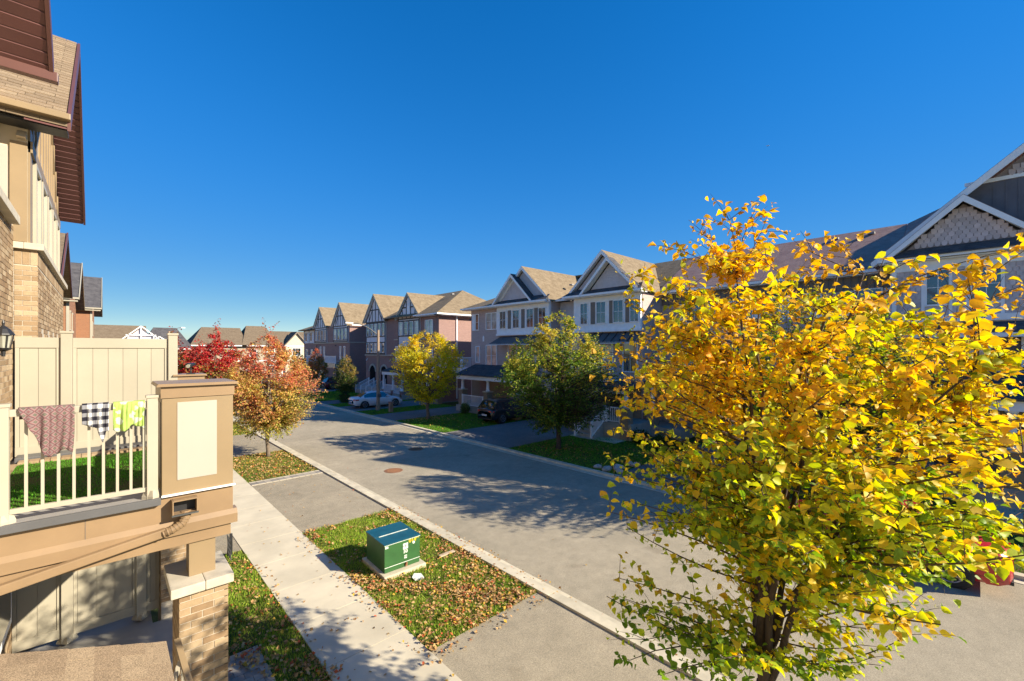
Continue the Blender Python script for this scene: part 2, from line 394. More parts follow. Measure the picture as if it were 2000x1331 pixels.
def clothmat(name, kind):
    m, nt, p, out = newmat(name); uv = N(nt, 'ShaderNodeUVMap'); uv.uv_map = 'UVMap'
    s = N(nt, 'ShaderNodeSeparateXYZ'); nt.links.new(uv.outputs[0], s.inputs[0]); U, V = s.outputs[0], s.outputs[1]
    if kind == 'diamond':
        a = math_node(nt, 'ABSOLUTE', math_node(nt, 'SUBTRACT', math_node(nt, 'FRACT', math_node(nt, 'MULTIPLY', U, 7)), .5))
        b = math_node(nt, 'ABSOLUTE', math_node(nt, 'SUBTRACT', math_node(nt, 'FRACT', math_node(nt, 'MULTIPLY', V, 7)), .5))
        d = math_node(nt, 'ADD', a, b)
        c1 = ramp(nt, d, [(0, (.14, .2, .12)), (.16, (.05, .04, .05)), (.22, (.33, .26, .24)), (.4, (.3, .09, .11)), (.5, (.06, .05, .06)), (.6, (.28, .22, .21)), (.8, (.25, .1, .12))])
        c1.node.color_ramp.interpolation = 'CONSTANT'
        c = mixc(nt, .5, c1, mixc(nt, noise(nt, 22, 3), (.05, .04, .045), (.24, .14, .13)))
    elif kind == 'check':
        a = math_node(nt, 'GREATER_THAN', math_node(nt, 'FRACT', math_node(nt, 'MULTIPLY', U, 6)), .5)
        b = math_node(nt, 'GREATER_THAN', math_node(nt, 'FRACT', math_node(nt, 'MULTIPLY', V, 6)), .5)
        t = math_node(nt, 'MULTIPLY', math_node(nt, 'ADD', a, b), .5)
        c = ramp(nt, t, [(0, (.02, .02, .03)), (.5, (.2, .2, .22)), (1, (.7, .7, .68))])
    else:
        vo = N(nt, 'ShaderNodeTexVoronoi'); vo.inputs['Scale'].default_value = 7
        w = N(nt, 'ShaderNodeMix', data_type='VECTOR'); w.inputs[0].default_value = .18; nt.links.new(uv.outputs[0], w.inputs[4]); nt.links.new(noise(nt, 12, 3, out=1), w.inputs[5]); nt.links.new(w.outputs[1], vo.inputs['Vector'])
        c = ramp(nt, vo.outputs['Distance'], [(.0, (.5, .52, .44)), (.42, (.48, .52, .4)), (.46, (.3, .42, .1)), (1, (.38, .5, .14))])
    nt.links.new(c, p.inputs['Base Color']); p.inputs['Roughness'].default_value = .9; p.inputs['Specular IOR Level'].default_value = .1
    bump(nt, p, noise(nt, 300, 2), .3, .002); return m
# ---------------------------------------------------------------- ground, road, kerbs, pavements
def ground(name, mat, x0, x1, y0, y1, z1, z0=-.14):
    o = bx(name, mat, None, x0, x1, y0, y1, z0, z1); o['kind'] = 'structure'; return o
g = MB().add([(-900, -700, -.16), (900, -700, -.16), (900, 1400, -.16), (-900, 1400, -.16)], [(0, 1, 2, 3)]).build('ground', M_FIELD); g['kind'] = 'structure'
ground('road', M_ROAD, 7.33, 15.17, -60, 79.5, 0)
ground('cross_street', M_ROAD, -70, 90, 79.5, 87.5, -.004)
# kerbs: a flat gutter stone and a low raised kerb, cast in lengths
kerbL = setp(bpy.data.objects.new('kerb', None), kind='structure'); COL.objects.link(kerbL)
kerbR = setp(bpy.data.objects.new('kerb', None), kind='structure'); COL.objects.link(kerbR)
y = -12.0
while y < 79:
    piece('gutter_stone', M_KERB, kerbL, 7.08, 7.33, y, y+2.985, -.1, .012); piece('kerb_stone', M_KERB, kerbL, 6.84, 7.075, y+.2, y+3.185, -.1, .125)
    piece('gutter_stone', M_KERB, kerbR, 15.17, 15.42, y, y+2.985, -.1, .012); piece('kerb_stone', M_KERB, kerbR, 15.425, 15.64, y+.2, y+3.185, -.1, .1)
    y += 3
# left pavement of poured slabs
walk = setp(bpy.data.objects.new('sidewalk', None), kind='structure'); COL.objects.link(walk)
y = -8.0; 
for i in range(57):
    piece('slab', M_CONC, walk, 2.63, 4.12, y+.006, y+1.53-.006, -.1, .083); y += 1.53
bx('slab_joint_bed', M_DKGREY, walk, 2.64, 4.11, -8, 79, -.12, .055)
# left plots: (y0, y1, kind)
LEFT = [(-12, -7, 'd'), (-7, 2.95, 'l'), (2.95, 6.5, 'd'), (6.5, 13.2, 'l'), (13.2, 19.1, 'd'), (19.66, 24.9, 'l'), (24.9, 31.2, 'd'), (31.2, 37.5, 'l'), (37.5, 44, 'd'), (44, 50, 'l'), (50, 57, 'd'), (57, 63, 'l'), (63, 69, 'd'), (69, 79, 'l')]
for y0, y1, k in LEFT:
    if k == 'd': ground('driveway', M_DRIVE, 4.12, 6.84, y0, y1, .074)
    else: ground('boulevard_lawn', M_LAWN, 4.12, 6.84, y0, y1, .06)
    if y0 >= 13: ground('driveway' if k == 'd' else 'front_lawn', M_DRIVE if k == 'd' else M_LAWN, -1.0, 2.63, y0, y1, .07 if k == 'd' else .06)
ground('front_lawn', M_LAWN, 1.05, 2.63, -7, 13.2, .055)
# strip of pavers beside the second plot
ps = setp(bpy.data.objects.new('paver_strip', None), kind='structure'); COL.objects.link(ps)
bx('strip_bed', M_MORT, ps, 4.12, 6.84, 19.1, 19.66, -.12, .062)
x = 4.14
for i in range(11):
    piece('cream_paver', M_PAVEB, ps, x, x+.235, 19.11, 19.21, -.05, .088); piece('grey_paver', M_PAVER, ps, x, x+.235, 19.22, 19.53, -.05, .084); piece('cream_paver', M_PAVEB, ps, x, x+.235, 19.54, 19.65, -.05, .088)
    x += .246
# small path of grey pavers under the brick pier
pp = setp(bpy.data.objects.new('garden_path', None), kind='structure'); COL.objects.link(pp)
bx('path_bed', M_MORT, pp, 1.06, 1.98, 5.6, 8.75, -.12, .058)
y = 5.62; r = 0
while y < 8.7:
    x = 1.07 - (r % 2)*.1
    while x < 1.96:
        a, b = max(x, 1.065), min(x+.215, 1.975)
        if b-a > .04: piece('grey_paver', M_PAVER, pp, a, b, y, y+.148, .0, .074+random.uniform(0, .006))
        x += .222
    y += .155; r += 1
# right plots
RIGHT = [(-14, -7, 'd'), (-7, 6.2, 'l'), (6.2, 10.4, 'd'), (10.4, 17.15, 'l'), (17.15, 23.1, 'd'), (23.1, 29.6, 'l'), (29.6, 33.4, 'd'), (33.4, 36.4, 'l'), (36.4, 40.3, 'd'), (40.3, 43, 'l'), (43, 46, 'd'), (46, 56.5, 'l'), (56.5, 62, 'd'), (62, 66, 'l'), (66, 72, 'd'), (72, 79, 'l')]
for y0, y1, k in RIGHT:
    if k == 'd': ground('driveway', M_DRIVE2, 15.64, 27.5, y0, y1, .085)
    else: ground('front_lawn', M_LAWN, 15.64, 27.5, y0, y1, .065)
ground('walkway', M_CONC, 19.5, 24.5, -1.2, -.1, .1)
ground('walkway', M_CONC, 20.9, 23.0, 13.9, 17.15, .092)
# iron covers set in the road
for i, (x, y, lb) in enumerate([(9.3, 17.6, 'round rusty manhole cover in sunlit asphalt near the left kerb'), (12.2, 20.6, 'round rusty manhole cover lying in the tree shadow further up the road')]):
    t = thing('manhole_cover', lb, 'manhole cover', (x, y, 0), group='manhole covers')
    MB().lathe((x, y, 0), [(.4, 0), (.4, .008), (.335, .009)], 28).build('frame_ring', M_RUST, t)
    MB().lathe((x, y, .003), [(.325, 0), (.325, .009), (.0, .0091)], 28).build('lid', M_RUST, t)
    mb = MB()
    for a in range(-3, 4):
        w = math.sqrt(max(.0, .3**2-(a*.08)**2)); mb.box(x-w, x+w, y+a*.08-.012, y+a*.08+.012, .011, .018)
    mb.build('tread', M_RUST, t)
# ---- grass blades and fallen leaves
BL_V = [(-.5, 0, 0), (.5, 0, 0), (.12, 1, .28)]; BL_F = [(0, 1, 2)]
def grass(x0, x1, y0, y1, z, n, h, w, pal, name='grass', wave=-.035):
    T = np.stack([rng.uniform(x0+wave, x1-wave, n), rng.uniform(y0+wave, y1-wave, n), np.full(n, z-.005)], 1)
    # clumps
    cl = (np.sin(T[:, 0]*3.1+1.3)*np.cos(T[:, 1]*2.3)+np.sin(T[:, 0]*7.7)*np.sin(T[:, 1]*6.1+.4))*.25+.75
    a = rng.uniform(0, 2*pi, n); tilt = rng.uniform(-.6, .6, n); L = h*rng.uniform(.5, 1.3, n)*cl; W = w*rng.uniform(.6, 1.3, n)
    M = np.zeros((n, 3, 3), 'f')
    M[:, 0, 0] = np.cos(a)*W; M[:, 1, 0] = np.sin(a)*W
    M[:, 0, 1] = -np.sin(a)*np.sin(tilt)*L; M[:, 1, 1] = np.cos(a)*np.sin(tilt)*L; M[:, 2, 1] = np.cos(tilt)*L
    M[:, 0, 2] = -np.sin(a)*L; M[:, 1, 2] = np.cos(a)*L
    pal = np.array(pal, 'f'); c = pal[rng.integers(0, len(pal), n)]*rng.uniform(.75, 1.25, (n, 1))
    o = np_mesh(name, BL_V, BL_F, M, T, c, M_GRASS); return setp(o, cat='grass', kind='stuff')
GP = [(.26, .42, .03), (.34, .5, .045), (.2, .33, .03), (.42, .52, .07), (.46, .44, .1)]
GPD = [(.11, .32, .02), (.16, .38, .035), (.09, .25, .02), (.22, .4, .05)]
LT_V = [(0, -.5, 0), (-.36, 0, .12), (0, .5, 0), (.36, 0, .12)]; LT_F = [(0, 1, 2), (0, 2, 3)]
LPAL = np.array([(.46, .27, .1), (.5, .31, .13), (.42, .23, .09), (.54, .36, .16), (.6, .38, .06), (.48, .28, .12), (.36, .19, .08), (.52, .36, .17), (.5, .12, .05)], 'f')
def litter(P, size, z, name, label, pal=LPAL, lift=.03, loose=.5):
    n = len(P); T = np.concatenate([P, (z+rng.uniform(.004, lift, n))[:, None]], 1)
    M = np.zeros((n, 3, 3), 'f'); a = rng.uniform(0, 2*pi, n); b = rng.normal(0, loose, n); c2 = rng.normal(0, loose, n); s = size*rng.uniform(.6, 1.35, n)
    for i in range(n):
        M[i] = np.array((Matrix.Rotation(a[i], 3, 'Z') @ Matrix.Rotation(b[i], 3, 'X') @ Matrix.Rotation(c2[i], 3, 'Y')))*s[i]
    M[:, :, 2] *= rng.uniform(.3, 2.2, n)[:, None]
    c = pal[rng.integers(0, len(pal), n)]*rng.uniform(.7, 1.25, (n, 1))
    return setp(np_mesh(name, LT_V, LT_F, M, T.astype('f'), c, M_LITTER), label, 'fallen leaves', kind='stuff')
def gl(o, lb): o['label'] = lb
gl(grass(4.14, 6.82, 6.52, 13.18, .06, 46000, .085, .012, GP), 'sunlit unmown grass on the boulevard around the green utility box')
gl(grass(1.08, 2.61, 8.8, 13.15, .055, 15000, .08, .012, GP), 'grass strip between the garden path pavers and the far driveway, left of the sidewalk')
gl(grass(2.0, 2.61, 4.0, 8.8, .055, 7000, .08, .012, GP), 'narrow grass strip between the grey garden path and the sidewalk')
gl(grass(4.14, 6.82, -3, 2.92, .06, 6000, .07, .014, GP), 'grass around the foot of the big yellow tree')
gl(grass(4.14, 6.82, 19.7, 24.88, .06, 16000, .07, .02, [(.26, .3, .05), (.2, .3, .03), (.36, .33, .1)]), 'leaf strewn grass plot under the orange maple')
gl(grass(4.14, 6.82, 31.25, 37.45, .06, 7000, .07, .03, GP), 'sunny grass plot under the red maples further up the left kerb')
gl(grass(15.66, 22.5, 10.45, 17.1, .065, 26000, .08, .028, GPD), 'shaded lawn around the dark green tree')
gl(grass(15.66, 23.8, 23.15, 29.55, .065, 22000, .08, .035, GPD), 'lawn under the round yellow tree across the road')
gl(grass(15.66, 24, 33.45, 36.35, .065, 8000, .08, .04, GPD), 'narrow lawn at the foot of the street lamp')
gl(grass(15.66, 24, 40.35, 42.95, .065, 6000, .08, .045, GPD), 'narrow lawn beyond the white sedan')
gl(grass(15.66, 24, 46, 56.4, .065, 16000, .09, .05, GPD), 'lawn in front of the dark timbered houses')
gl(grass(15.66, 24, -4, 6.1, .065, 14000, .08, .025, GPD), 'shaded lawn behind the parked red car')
def spots(n, f, x0, x1, y0, y1):
    out = []
    while len(out) < n:
        x = rng.uniform(x0, x1); y = rng.uniform(y0, y1)
        if rng.random() < f(x, y): out.append((x, y))
    return np.array(out)
cl_ = lambda x, y: max(.12, .62+.5*math.sin(x*2.3+1.1)*math.cos(y*1.7)+.35*math.sin(x*5.9+y*4.1)+.25*math.sin(y*9.3-x*7.7))
f1 = lambda x, y: cl_(x, y)*(.12 if (x < 4.1 or x > 6.88 or y < 6.45) else 1)*min(1, .07 + max(0, (10.2-y)/3.7)**1.1*(.5+.5*(x-4.1)/2.7) + .35*max(0, (x-6.2)/.6) + (.22 if x < 4.4 else 0) + .25*max(0, math.sin(x*4+y*3)))
litter(spots(5000, f1, 3.85, 7.3, 6.1, 13.25), .066, .085, 'fallen_leaves', 'drift of dry brown leaves on the grass around the green utility box', lift=.045, loose=.35)
litter(spots(2000, lambda x, y: cl_(x, y)*(.25+.6*max(0, (9.5-y)/4))*(.2 if x > 2.62 else 1), 1.1, 2.85, 5.4, 13.1), .07, .08, 'fallen_leaves', 'dry leaves along the strip of grass left of the sidewalk', lift=.04)
litter(spots(1500, lambda x, y: .5, 4.14, 6.84, 19.7, 24.9), .085, .08, 'fallen_leaves', 'orange leaves scattered under the orange maple', lift=.03)
litter(spots(500, lambda x, y: .5, 4.14, 6.84, 31.3, 37.4), .09, .08, 'fallen_leaves', 'leaves scattered under the red maples', lift=.03)
pw = np.concatenate([spots(110, lambda x, y: .35+(.9 if y < 8.5 else 0), 2.65, 4.1, 4, 16), spots(60, lambda x, y: .5, 4.2, 6.8, 13.4, 19)])
litter(pw, .055, .086, 'fallen_leaves', 'few single leaves lying on the sidewalk and the near driveway', lift=.012, loose=.25)
pr = np.concatenate([np.stack([rng.normal(7.12, .07, 420), rng.uniform(3, 24, 420)], 1), spots(60, lambda x, y: 1, 7.4, 15, 3, 24)])
litter(pr, .05, .012, 'fallen_leaves', 'thin line of leaves caught in the left gutter', lift=.012, loose=.25)
litter(spots(500, lambda x, y: .25+.75*math.exp(-((x-17.6)**2+(y-15.2)**2)/1.5), 15.7, 20.5, 10.6, 17), .08, .1, 'fallen_leaves', 'leaves around the trunk of the dark green tree', lift=.03)
litter(spots(450, lambda x, y: .05+.95*math.exp(-((x-18.1)**2+(y-28.8)**2)/1.2), 15.7, 20.5, 24, 29.5), .1, .1, 'fallen_leaves', 'yellow leaves around the trunk of the round yellow tree', pal=np.array([(.6, .42, .1), (.5, .35, .15)], 'f'), lift=.03)
# ---------------------------------------------------------------- left hand side: deck, pillars, facades
def brick_runs(F, u0, u1, v0, v1, bw=.2, bh=.0665, j=.01, off=0.):
    out = []; v = v0; r = 0
    while v + bh*.6 < v1:
        u = u0 - ((r % 2)*(bw+j)/2) - off
        while u < u1:
            a, b = max(u, u0), min(u+bw, u1)
            if u1-b < .05: b = u1
            if b-a > .012: out.append((a, b, v, min(v+bh, v1)))
            u = max(u+bw+j, b+j)
        v += bh+j; r += 1
    return out
def brick_parts(par, F, u0, u1, v0, v1, w=0, **k):
    for a, b, c, d in brick_runs(F, u0, u1, v0, v1, **k):
        fpiece('brick', M_BRK, par, F, a, b, c, d, w-.05, w+random.uniform(.005, .009))
def brick_joined(name, par, F, u0, u1, v0, v1, w=0, holes=(), **k):
    mb = MB()
    for a, b, c, d in brick_runs(F, u0, u1, v0, v1, **k):
        if any(a < h[1] and b > h[0] and c < h[3] and d > h[2] for h in holes): continue
        q = random.choice(BR); mb.cur = sc3(q, random.uniform(.85, 1.12)); mb.fbox(F, a, b, c, d, w-.03, w+random.uniform(.005, .009))
    o = mb.build(name, M_BRKA, par); o['kind'] = 'stuff'; return o

# --- the deck itself
deck = thing('deck', 'raised deck with green artificial turf over a brown clad beam, at the left edge', 'deck', (0, 6, 3.2))
bx('deck_floor', M_GREYM, deck, -1.0, 1.08, 5.96, 9.96, 3.40, 3.66)
bx('turf_base', M_LAWN, deck, -.9, .8, 6.34, 9.2, 3.66, 3.685)
o = grass(-.88, .79, 6.36, 9.18, 3.685, 16000, .035, .008, [(.07, .26, .015), (.1, .34, .02), (.13, .38, .03)], 'artificial_turf'); del o['category']; o.parent = deck; o.location = -org(deck); o['kind'] = 'stuff'
bx('front_ledge', M_GREYM, deck, -1.0, .42, 5.9, 6.3, 3.661, 3.74, .006)
bx('ledge_flashing', M_DKGREY, deck, -1.0, .43, 5.86, 5.905, 3.675, 3.748, .004)
# beam: upper band, moulding, lower band, then the street side return
bx('upper_fascia', M_BROWN, deck, -1.9, 1.09, 5.93, 6.17, 3.46, 3.738, .004)
MB().prism(Face((0, 5.93, 0), (0, -1, 0), (1, 0, 0)), [(0, 3.3), (.03, 3.305), (.034, 3.41), (0, 3.462), (-.12, 3.462), (-.12, 3.3)], -1.9, 1.13).build('moulding', M_BROWN, deck)
bx('lower_fascia', M_BROWN, deck, -1.9, 1.07, 5.94, 6.16, 3.17, 3.299, .004)
bx('side_fascia', M_BROWN, deck, .93, 1.085, 6.171, 9.96, 3.17, 3.66)
piece('fascia_seam', M_DKGREY, deck, -.142, -.139, 5.927, 5.93, 3.46, 3.66)
# brick border and grey kerb at the back of the turf
x = -.9
while x < .8:
    piece('border_paver', M_BRK, deck, x, x+.1, 9.21, 9.4, 3.66, 3.72); x += .107
bx('back_kerb', M_DKGREY, deck, -.95, .85, 9.42, 9.72, 3.66, 3.75, .01)
y = 6.4
while y < 9.1:
    piece('border_paver', M_BRK, deck, -.99, -.9, y, y+.19, 3.66, 3.71); y += .2
# scupper with its drain pipe
sp = MB(); 
for a in [(.52, .53, 5.80, 5.93, 3.55, 3.70), (.73, .74, 5.80, 5.93, 3.55, 3.70), (.53, .73, 5.80, 5.93, 3.548, 3.558), (.53, .73, 5.80, 5.93, 3.692, 3.702)]: sp.box(*a)
sc_o = sp.build('scupper', M_BROWN, deck); bx('scupper_mouth', M_BLACK, sc_o, .531, .729, 5.915, 5.928, 3.559, 3.69)
sc_o2 = MB(); sc_o2.box(.515, .745, 5.785, 5.799, 3.54, 3.558); sc_o2.build('scupper_lip', M_CHROME, deck)
dp = thing('drain_pipe', 'brown corrugated drain pipe running slantwise across the deck beam', 'drain pipe', (.62, 5.85, 3.5))
pts = [(.64, 5.865, 3.56), (.64, 5.86, 3.5), (.61, 5.855, 3.44), (.54, 5.852, 3.40), (.45, 5.85, 3.375)]
el = MB().tube(pts, .042, 10); el.build('elbow', M_BROWN, dp, smooth=True)
cr = MB()
for i in range(11):
    a = i/10*(len(pts)-1); k = min(int(a), len(pts)-2); q = Vector(pts[k]).lerp(Vector(pts[k+1]), a-k); d = (Vector(pts[k+1])-Vector(pts[k])).normalized()
    cr.tube([q-d*.006, q+d*.006], .047, 10)
cr.build('corrugation', M_BROWN, dp)
MB().beam((.47, 5.862, 3.382), (-1.9, 5.862, 3.00), .07, .085).build('pipe_run', M_BROWN, dp, bevel=.012)

# --- front railing of the deck with washing on it
def railing(label, pts_fn, n, posts, top, bot, name='deck_railing'):
    pass
rl = thing('deck_railing', 'cream metal railing on the front edge of the deck, hung with three cloths', 'railing', (-.63, 6.1, 3.74))
RY = 5.965
bx('top_rail', M_RAIL, rl, -.63, .33, RY-.03, RY+.03, 4.70, 4.765, .006)
bx('bottom_rail', M_RAIL, rl, -.63, .33, RY-.022, RY+.022, 3.82, 3.865, .004)
for i in range(9):
    x = -.54 + i*.1035
    piece('baluster', M_RAIL, rl, x, x+.022, RY-.011, RY+.011, 3.865, 4.70)
def post(par, x, y, z0, z1, s=.09):
    bx('post', M_RAIL, par, x-s/2, x+s/2, y-s/2, y+s/2, z0, z1, .006)
    p = MB().lathe((x, y, z0), [(s*.95, 0), (s*.95, .03), (s*.72, .09)], 4).build('post_skirt', M_RAIL, par)
    MB().box(x-s*.6, x+s*.6, y-s*.6, y+s*.6, z1, z1+.03).build('post_cap', M_RAIL, par, bevel=.005)
post(rl, .365, RY, 3.74, 4.80); post(rl, -.675, RY, 3.74, 4.79)
rs = thing('deck_railing', 'cream railing on the street side of the deck, between the two brown pillars', 'railing', (1.0, 6.8, 3.74))
bx('top_rail', M_RAIL, rs, .97, 1.03, 6.56, 9.5, 4.66, 4.72, .006); bx('bottom_rail', M_RAIL, rs, .98, 1.02, 6.56, 9.5, 3.8, 3.85, .004)
y = 6.65
while y < 9.45:
    piece('baluster', M_RAIL, rs, .989, 1.011, y, y+.022, 3.85, 4.66); y += .115
# cloths: draped over the rail, front side hanging lower
def cloth(label, mat, x0, x1, hang, back, seed, cat='cloth'):
    r = random.Random(seed); nu, nv = 34, 30; vs = []; uvs = []; ph = [r.uniform(0, 6) for _ in range(4)]
    for j in range(nv+1):
        v = j/nv
        for i in range(nu+1):
            u = i/nu; L = hang(u)
            s = -back + v*(back + L)                      # distance from the rail's crown, negative = behind
            squeeze = 1 - .1*max(0, s)/.5*(1 if L > .3 else .4)
            xx = (x0+x1)/2 + (u-.5)*(x1-x0)*squeeze
            fold = (.018*sin(u*17+ph[0])+.012*sin(u*31+ph[1]+s*5))*min(1, max(0, abs(s))/.12) + .02*sin(u*5+ph[2])*max(0, s)
            if s < -.03: y_, z_ = RY+.045+abs(fold), 4.775+s+.03
            elif s < .03: y_, z_ = RY-.75*s*1.4, 4.778-.2*abs(s)*.5
            else: y_, z_ = RY-.045-abs(fold)-.25*fold, 4.775-(s-.03)
            if s > .03 and L > .25: xx += .05*sin(3*s+ph[3])*s
            vs.append((xx, y_, z_)); uvs.append((u*(x1-x0)*2.2, s*2.2))
    w = nu+1; fs = [(j*w+i, j*w+i+1, (j+1)*w+i+1, (j+1)*w+i) for j in range(nv) for i in range(nu)]
    me = bpy.data.meshes.new('cloth'); me.from_pydata(vs, [], fs); me.materials.append(mat)
    uvl = me.uv_layers.new(name='UVMap')
    for l in me.loops: uvl.data[l.index].uv = uvs[l.vertex_index]
    me.polygons.foreach_set('use_smooth', [True]*len(me.polygons))
    o = bpy.data.objects.new(cat.replace(' ', '_'), me); COL.objects.link(o); setp(o, label, cat)
    m = o.modifiers.new('thick', 'SOLIDIFY'); m.thickness = .004
    return o
def hang1(u): return .05+.42*min(1, (u/.42)**1.1) if u < .42 else .47+.03*sin((u-.42)*12)-.05*max(0, u-.8)
cloth('pink and grey scarf with diamond pattern draped over the deck railing', clothmat('diamond_cloth', 'diamond'), -.575, -.215, hang1, .14, 1, 'scarf')
cloth('black and white checked cloth hanging crookedly on the deck railing', clothmat('check_cloth', 'check'), -.165, .03, lambda u: .22+.09*u+(.14 if .55 < u < .9 else .0)*(1-abs(u-.72)/.18), .12, 5, 'checked cloth')
cloth('lime green cloth with white flowers on the deck railing beside the end post', clothmat('flower_cloth', 'flower'), .06, .305, lambda u: .30+.03*sin(u*7)+.01*sin(u*19), .12, 9, 'flowered cloth')
# dark folding stool standing on the deck behind the railing
st = thing('folding_stool', 'dark folding stool on the turf in the corner behind the railing post', 'stool', (.62, 6.95, 3.69))
MB().tube([(.45, 6.75, 3.7), (.8, 7.1, 4.0)], .014, 8).tube([(.8, 6.75, 3.7), (.45, 7.1, 4.0)], .014, 8).tube([(.45, 7.15, 3.7), (.8, 6.8, 4.0)], .014, 8).build('legs', M_BLACK, st)
MB().box(.42, .84, 6.75, 7.15, 3.99, 4.03).build('seat', M_DKGREY, st, bevel=.012)

# --- pillars
def upper_pillar(par, x0, x1, y0, y1, z0, z1):
    s = .05
    bx('pillar_box', M_BROWNT, par, x0, x1, y0, y1, z0+.005, z1-.16, .005)
    bx('frieze', M_BROWN, par, x0-.012, x1+.012, y0-.012, y1+.012, z1-.155, z1-.035, .004)
    MB().prism(south(y0-s), [(x0-s, z1-.03), (x1+s, z1-.03), (x1+s-.015, z1), (x0-s+.015, z1)], 0, -(y1-y0+2*s)).build('cap', M_BROWN, par)
    MB().box(x0-.004, x1+.02, y0-.018, y0-.002, z0-.004, z0+.016).build('drip_edge', M_WHITE, par)
    w = x1-x0
    bx('front_panel', M_CREAM, par, x0+.2*w, x1-.245*w, y0-.006, y0+.02, z0+.155, z1-.205, .003)
    bx('side_panel', M_CREAM, par, x0-.006, x0+.02, y0+.14, y1-.14, z0+.155, z1-.205, .003)
P1 = thing('deck_pillar', 'brown clad deck pillar with cream panel on a brick pier with stone cap, nearest the camera', 'pillar', (.8, 6.1, 0))
upper_pillar(P1, .44, 1.085, 5.90, 6.52, 3.745, 4.945)
bx('post', M_BROWNT, P1, .68, .925, 5.97, 6.2, 2.79, 3.168, .004)
sl = Face((0, 0, 0), (1, 0, 0), (0, -1, 0))
bx('stone_cap', M_STONE, P1, .5, .8, 5.74, 6.5, 2.69, 2.79, .012); bx('stone_cap', M_STONE, P1, .803, 1.065, 5.74, 6.5, 2.69, 2.79, .012)
bx('pier_core', M_MORT, P1, .585, 1.015, 5.82, 6.44, .0, 2.689)
brick_parts(P1, south(5.82), .578, 1.022, 1.15, 2.69)
brick_parts(P1, Face((.585, 0, 0), (0, 1, 0), (-1, 0, 0)), 5.83, 6.44, 1.5, 2.69)
brick_joined('brick_course', P1, south(5.82), .58, 1.02, .06, 1.15); brick_joined('brick_course', P1, Face((1.015, 0, 0), (0, 1, 0), (1, 0, 0)), 5.82, 6.44, .06, 2.69)
brick_joined('brick_course', P1, Face((.585, 0, 0), (0, 1, 0), (-1, 0, 0)), 5.83, 6.44, .06, 1.5)
P2 = thing('deck_pillar', 'second brown deck pillar at the far end beside the cream privacy fence', 'pillar', (1.1, 9.8, 0))
upper_pillar(P2, .92, 1.33, 9.75, 10.15, 3.7, 4.87)
bx('pier_core', M_MORT, P2, .70, 1.28, 9.5, 10.1, 0, 3.69)
brick_parts(P2, south(9.5), .693, 1.285, 1.0, 3.2); brick_joined('brick_course', P2, Face((1.28, 0, 0), (0, 1, 0), (1, 0, 0)), 9.5, 10.1, .06, 3.6)
brick_joined('brick_course', P2, Face((.70, 0, 0), (0, 1, 0), (-1, 0, 0)), 9.51, 10.1, .8, 3.6)
cm = thing('solar_spotlight', 'small black spotlight clipped on the cap of the far deck pillar', 'spotlight', (1.12, 9.72, 4.87))
MB().box(1.08, 1.2, 9.72, 9.84, 4.872, 4.885).build('base', M_BLACK, cm); MB().cyl((1.14, 9.78, 4.885), (1.14, 9.78, 4.98), .012).build('stem', M_BLACK, cm)
MB().tube([(1.09, 9.70, 5.02), (1.10, 9.72, 5.03), (1.2, 9.84, 5.05)], [.045, .05, .028], 12).build('lamp_head', M_BLACK, cm, smooth=True)
MB().cyl((1.086, 9.694, 5.019), (1.089, 9.698, 5.02), .036).build('lens', M_LAMPG, cm)

# --- privacy fences
def vinyl_fence(label, y, x0, x1, z0, z1, posts, bw=.125, name='privacy_fence', endcaps=True):
    t = thing(name, label, 'fence', ((x0+x1)/2, y, z0))
    px_ = sorted(posts)
    for p in px_:
        bx('post', M_VINYL, t, p-.065, p+.065, y-.065, y+.065, z0-.06, z1+.07, .006)
        MB().box(p-.078, p+.078, y-.078, y+.078, z1+.07, z1+.105).build('post_cap', M_VINYL, t, bevel=.008)
        MB().lathe((p, y, z0-.06), [(.125, 0), (.12, .03), (.092, .08)], 4).build('post_skirt', M_VINYL, t)
    ed = [x0]+px_+[x1]
    for a, b in zip(ed[:-1], ed[1:]):
        a2 = a + (.067 if a in px_ else 0); b2 = b - (.067 if b in px_ else 0)
        if b2-a2 < .1: continue
        bx('top_rail', M_VINYL, t, a2, b2, y-.03, y+.03, z1-.16, z1, .005); bx('bottom_rail', M_VINYL, t, a2, b2, y-.03, y+.03, z0+.02, z0+.17, .005)
        bx('stile', M_VINYL, t, b2-.045, b2-.002, y-.026, y+.026, z0+.171, z1-.161); bx('stile', M_VINYL, t, a2+.002, a2+.045, y-.026, y+.026, z0+.171, z1-.161)
        n = max(1, int(round((b2-a2-.09)/bw))); w = (b2-a2-.094)/n
        for i in range(n): piece('board', M_VINYL, t, a2+.047+i*w+.002, a2+.047+(i+1)*w-.002, y-.012, y+.012, z0+.165, z1-.155)
        bx('board_backing', M_VINYL, t, a2+.01, b2-.01, y+.0125, y+.018, z0+.17, z1-.16)
    return t
vinyl_fence('cream vinyl privacy fence standing on the deck between wall and far pillar', 9.8, -.98, .95, 3.68, 5.5, [-.44, .88], .175)
vinyl_fence('cream vinyl divider fence under the deck, dappled with leaf shadow', 9.72, -1.0, .69, .82, 3.1, [-.43, .45], .2, 'divider_fence')

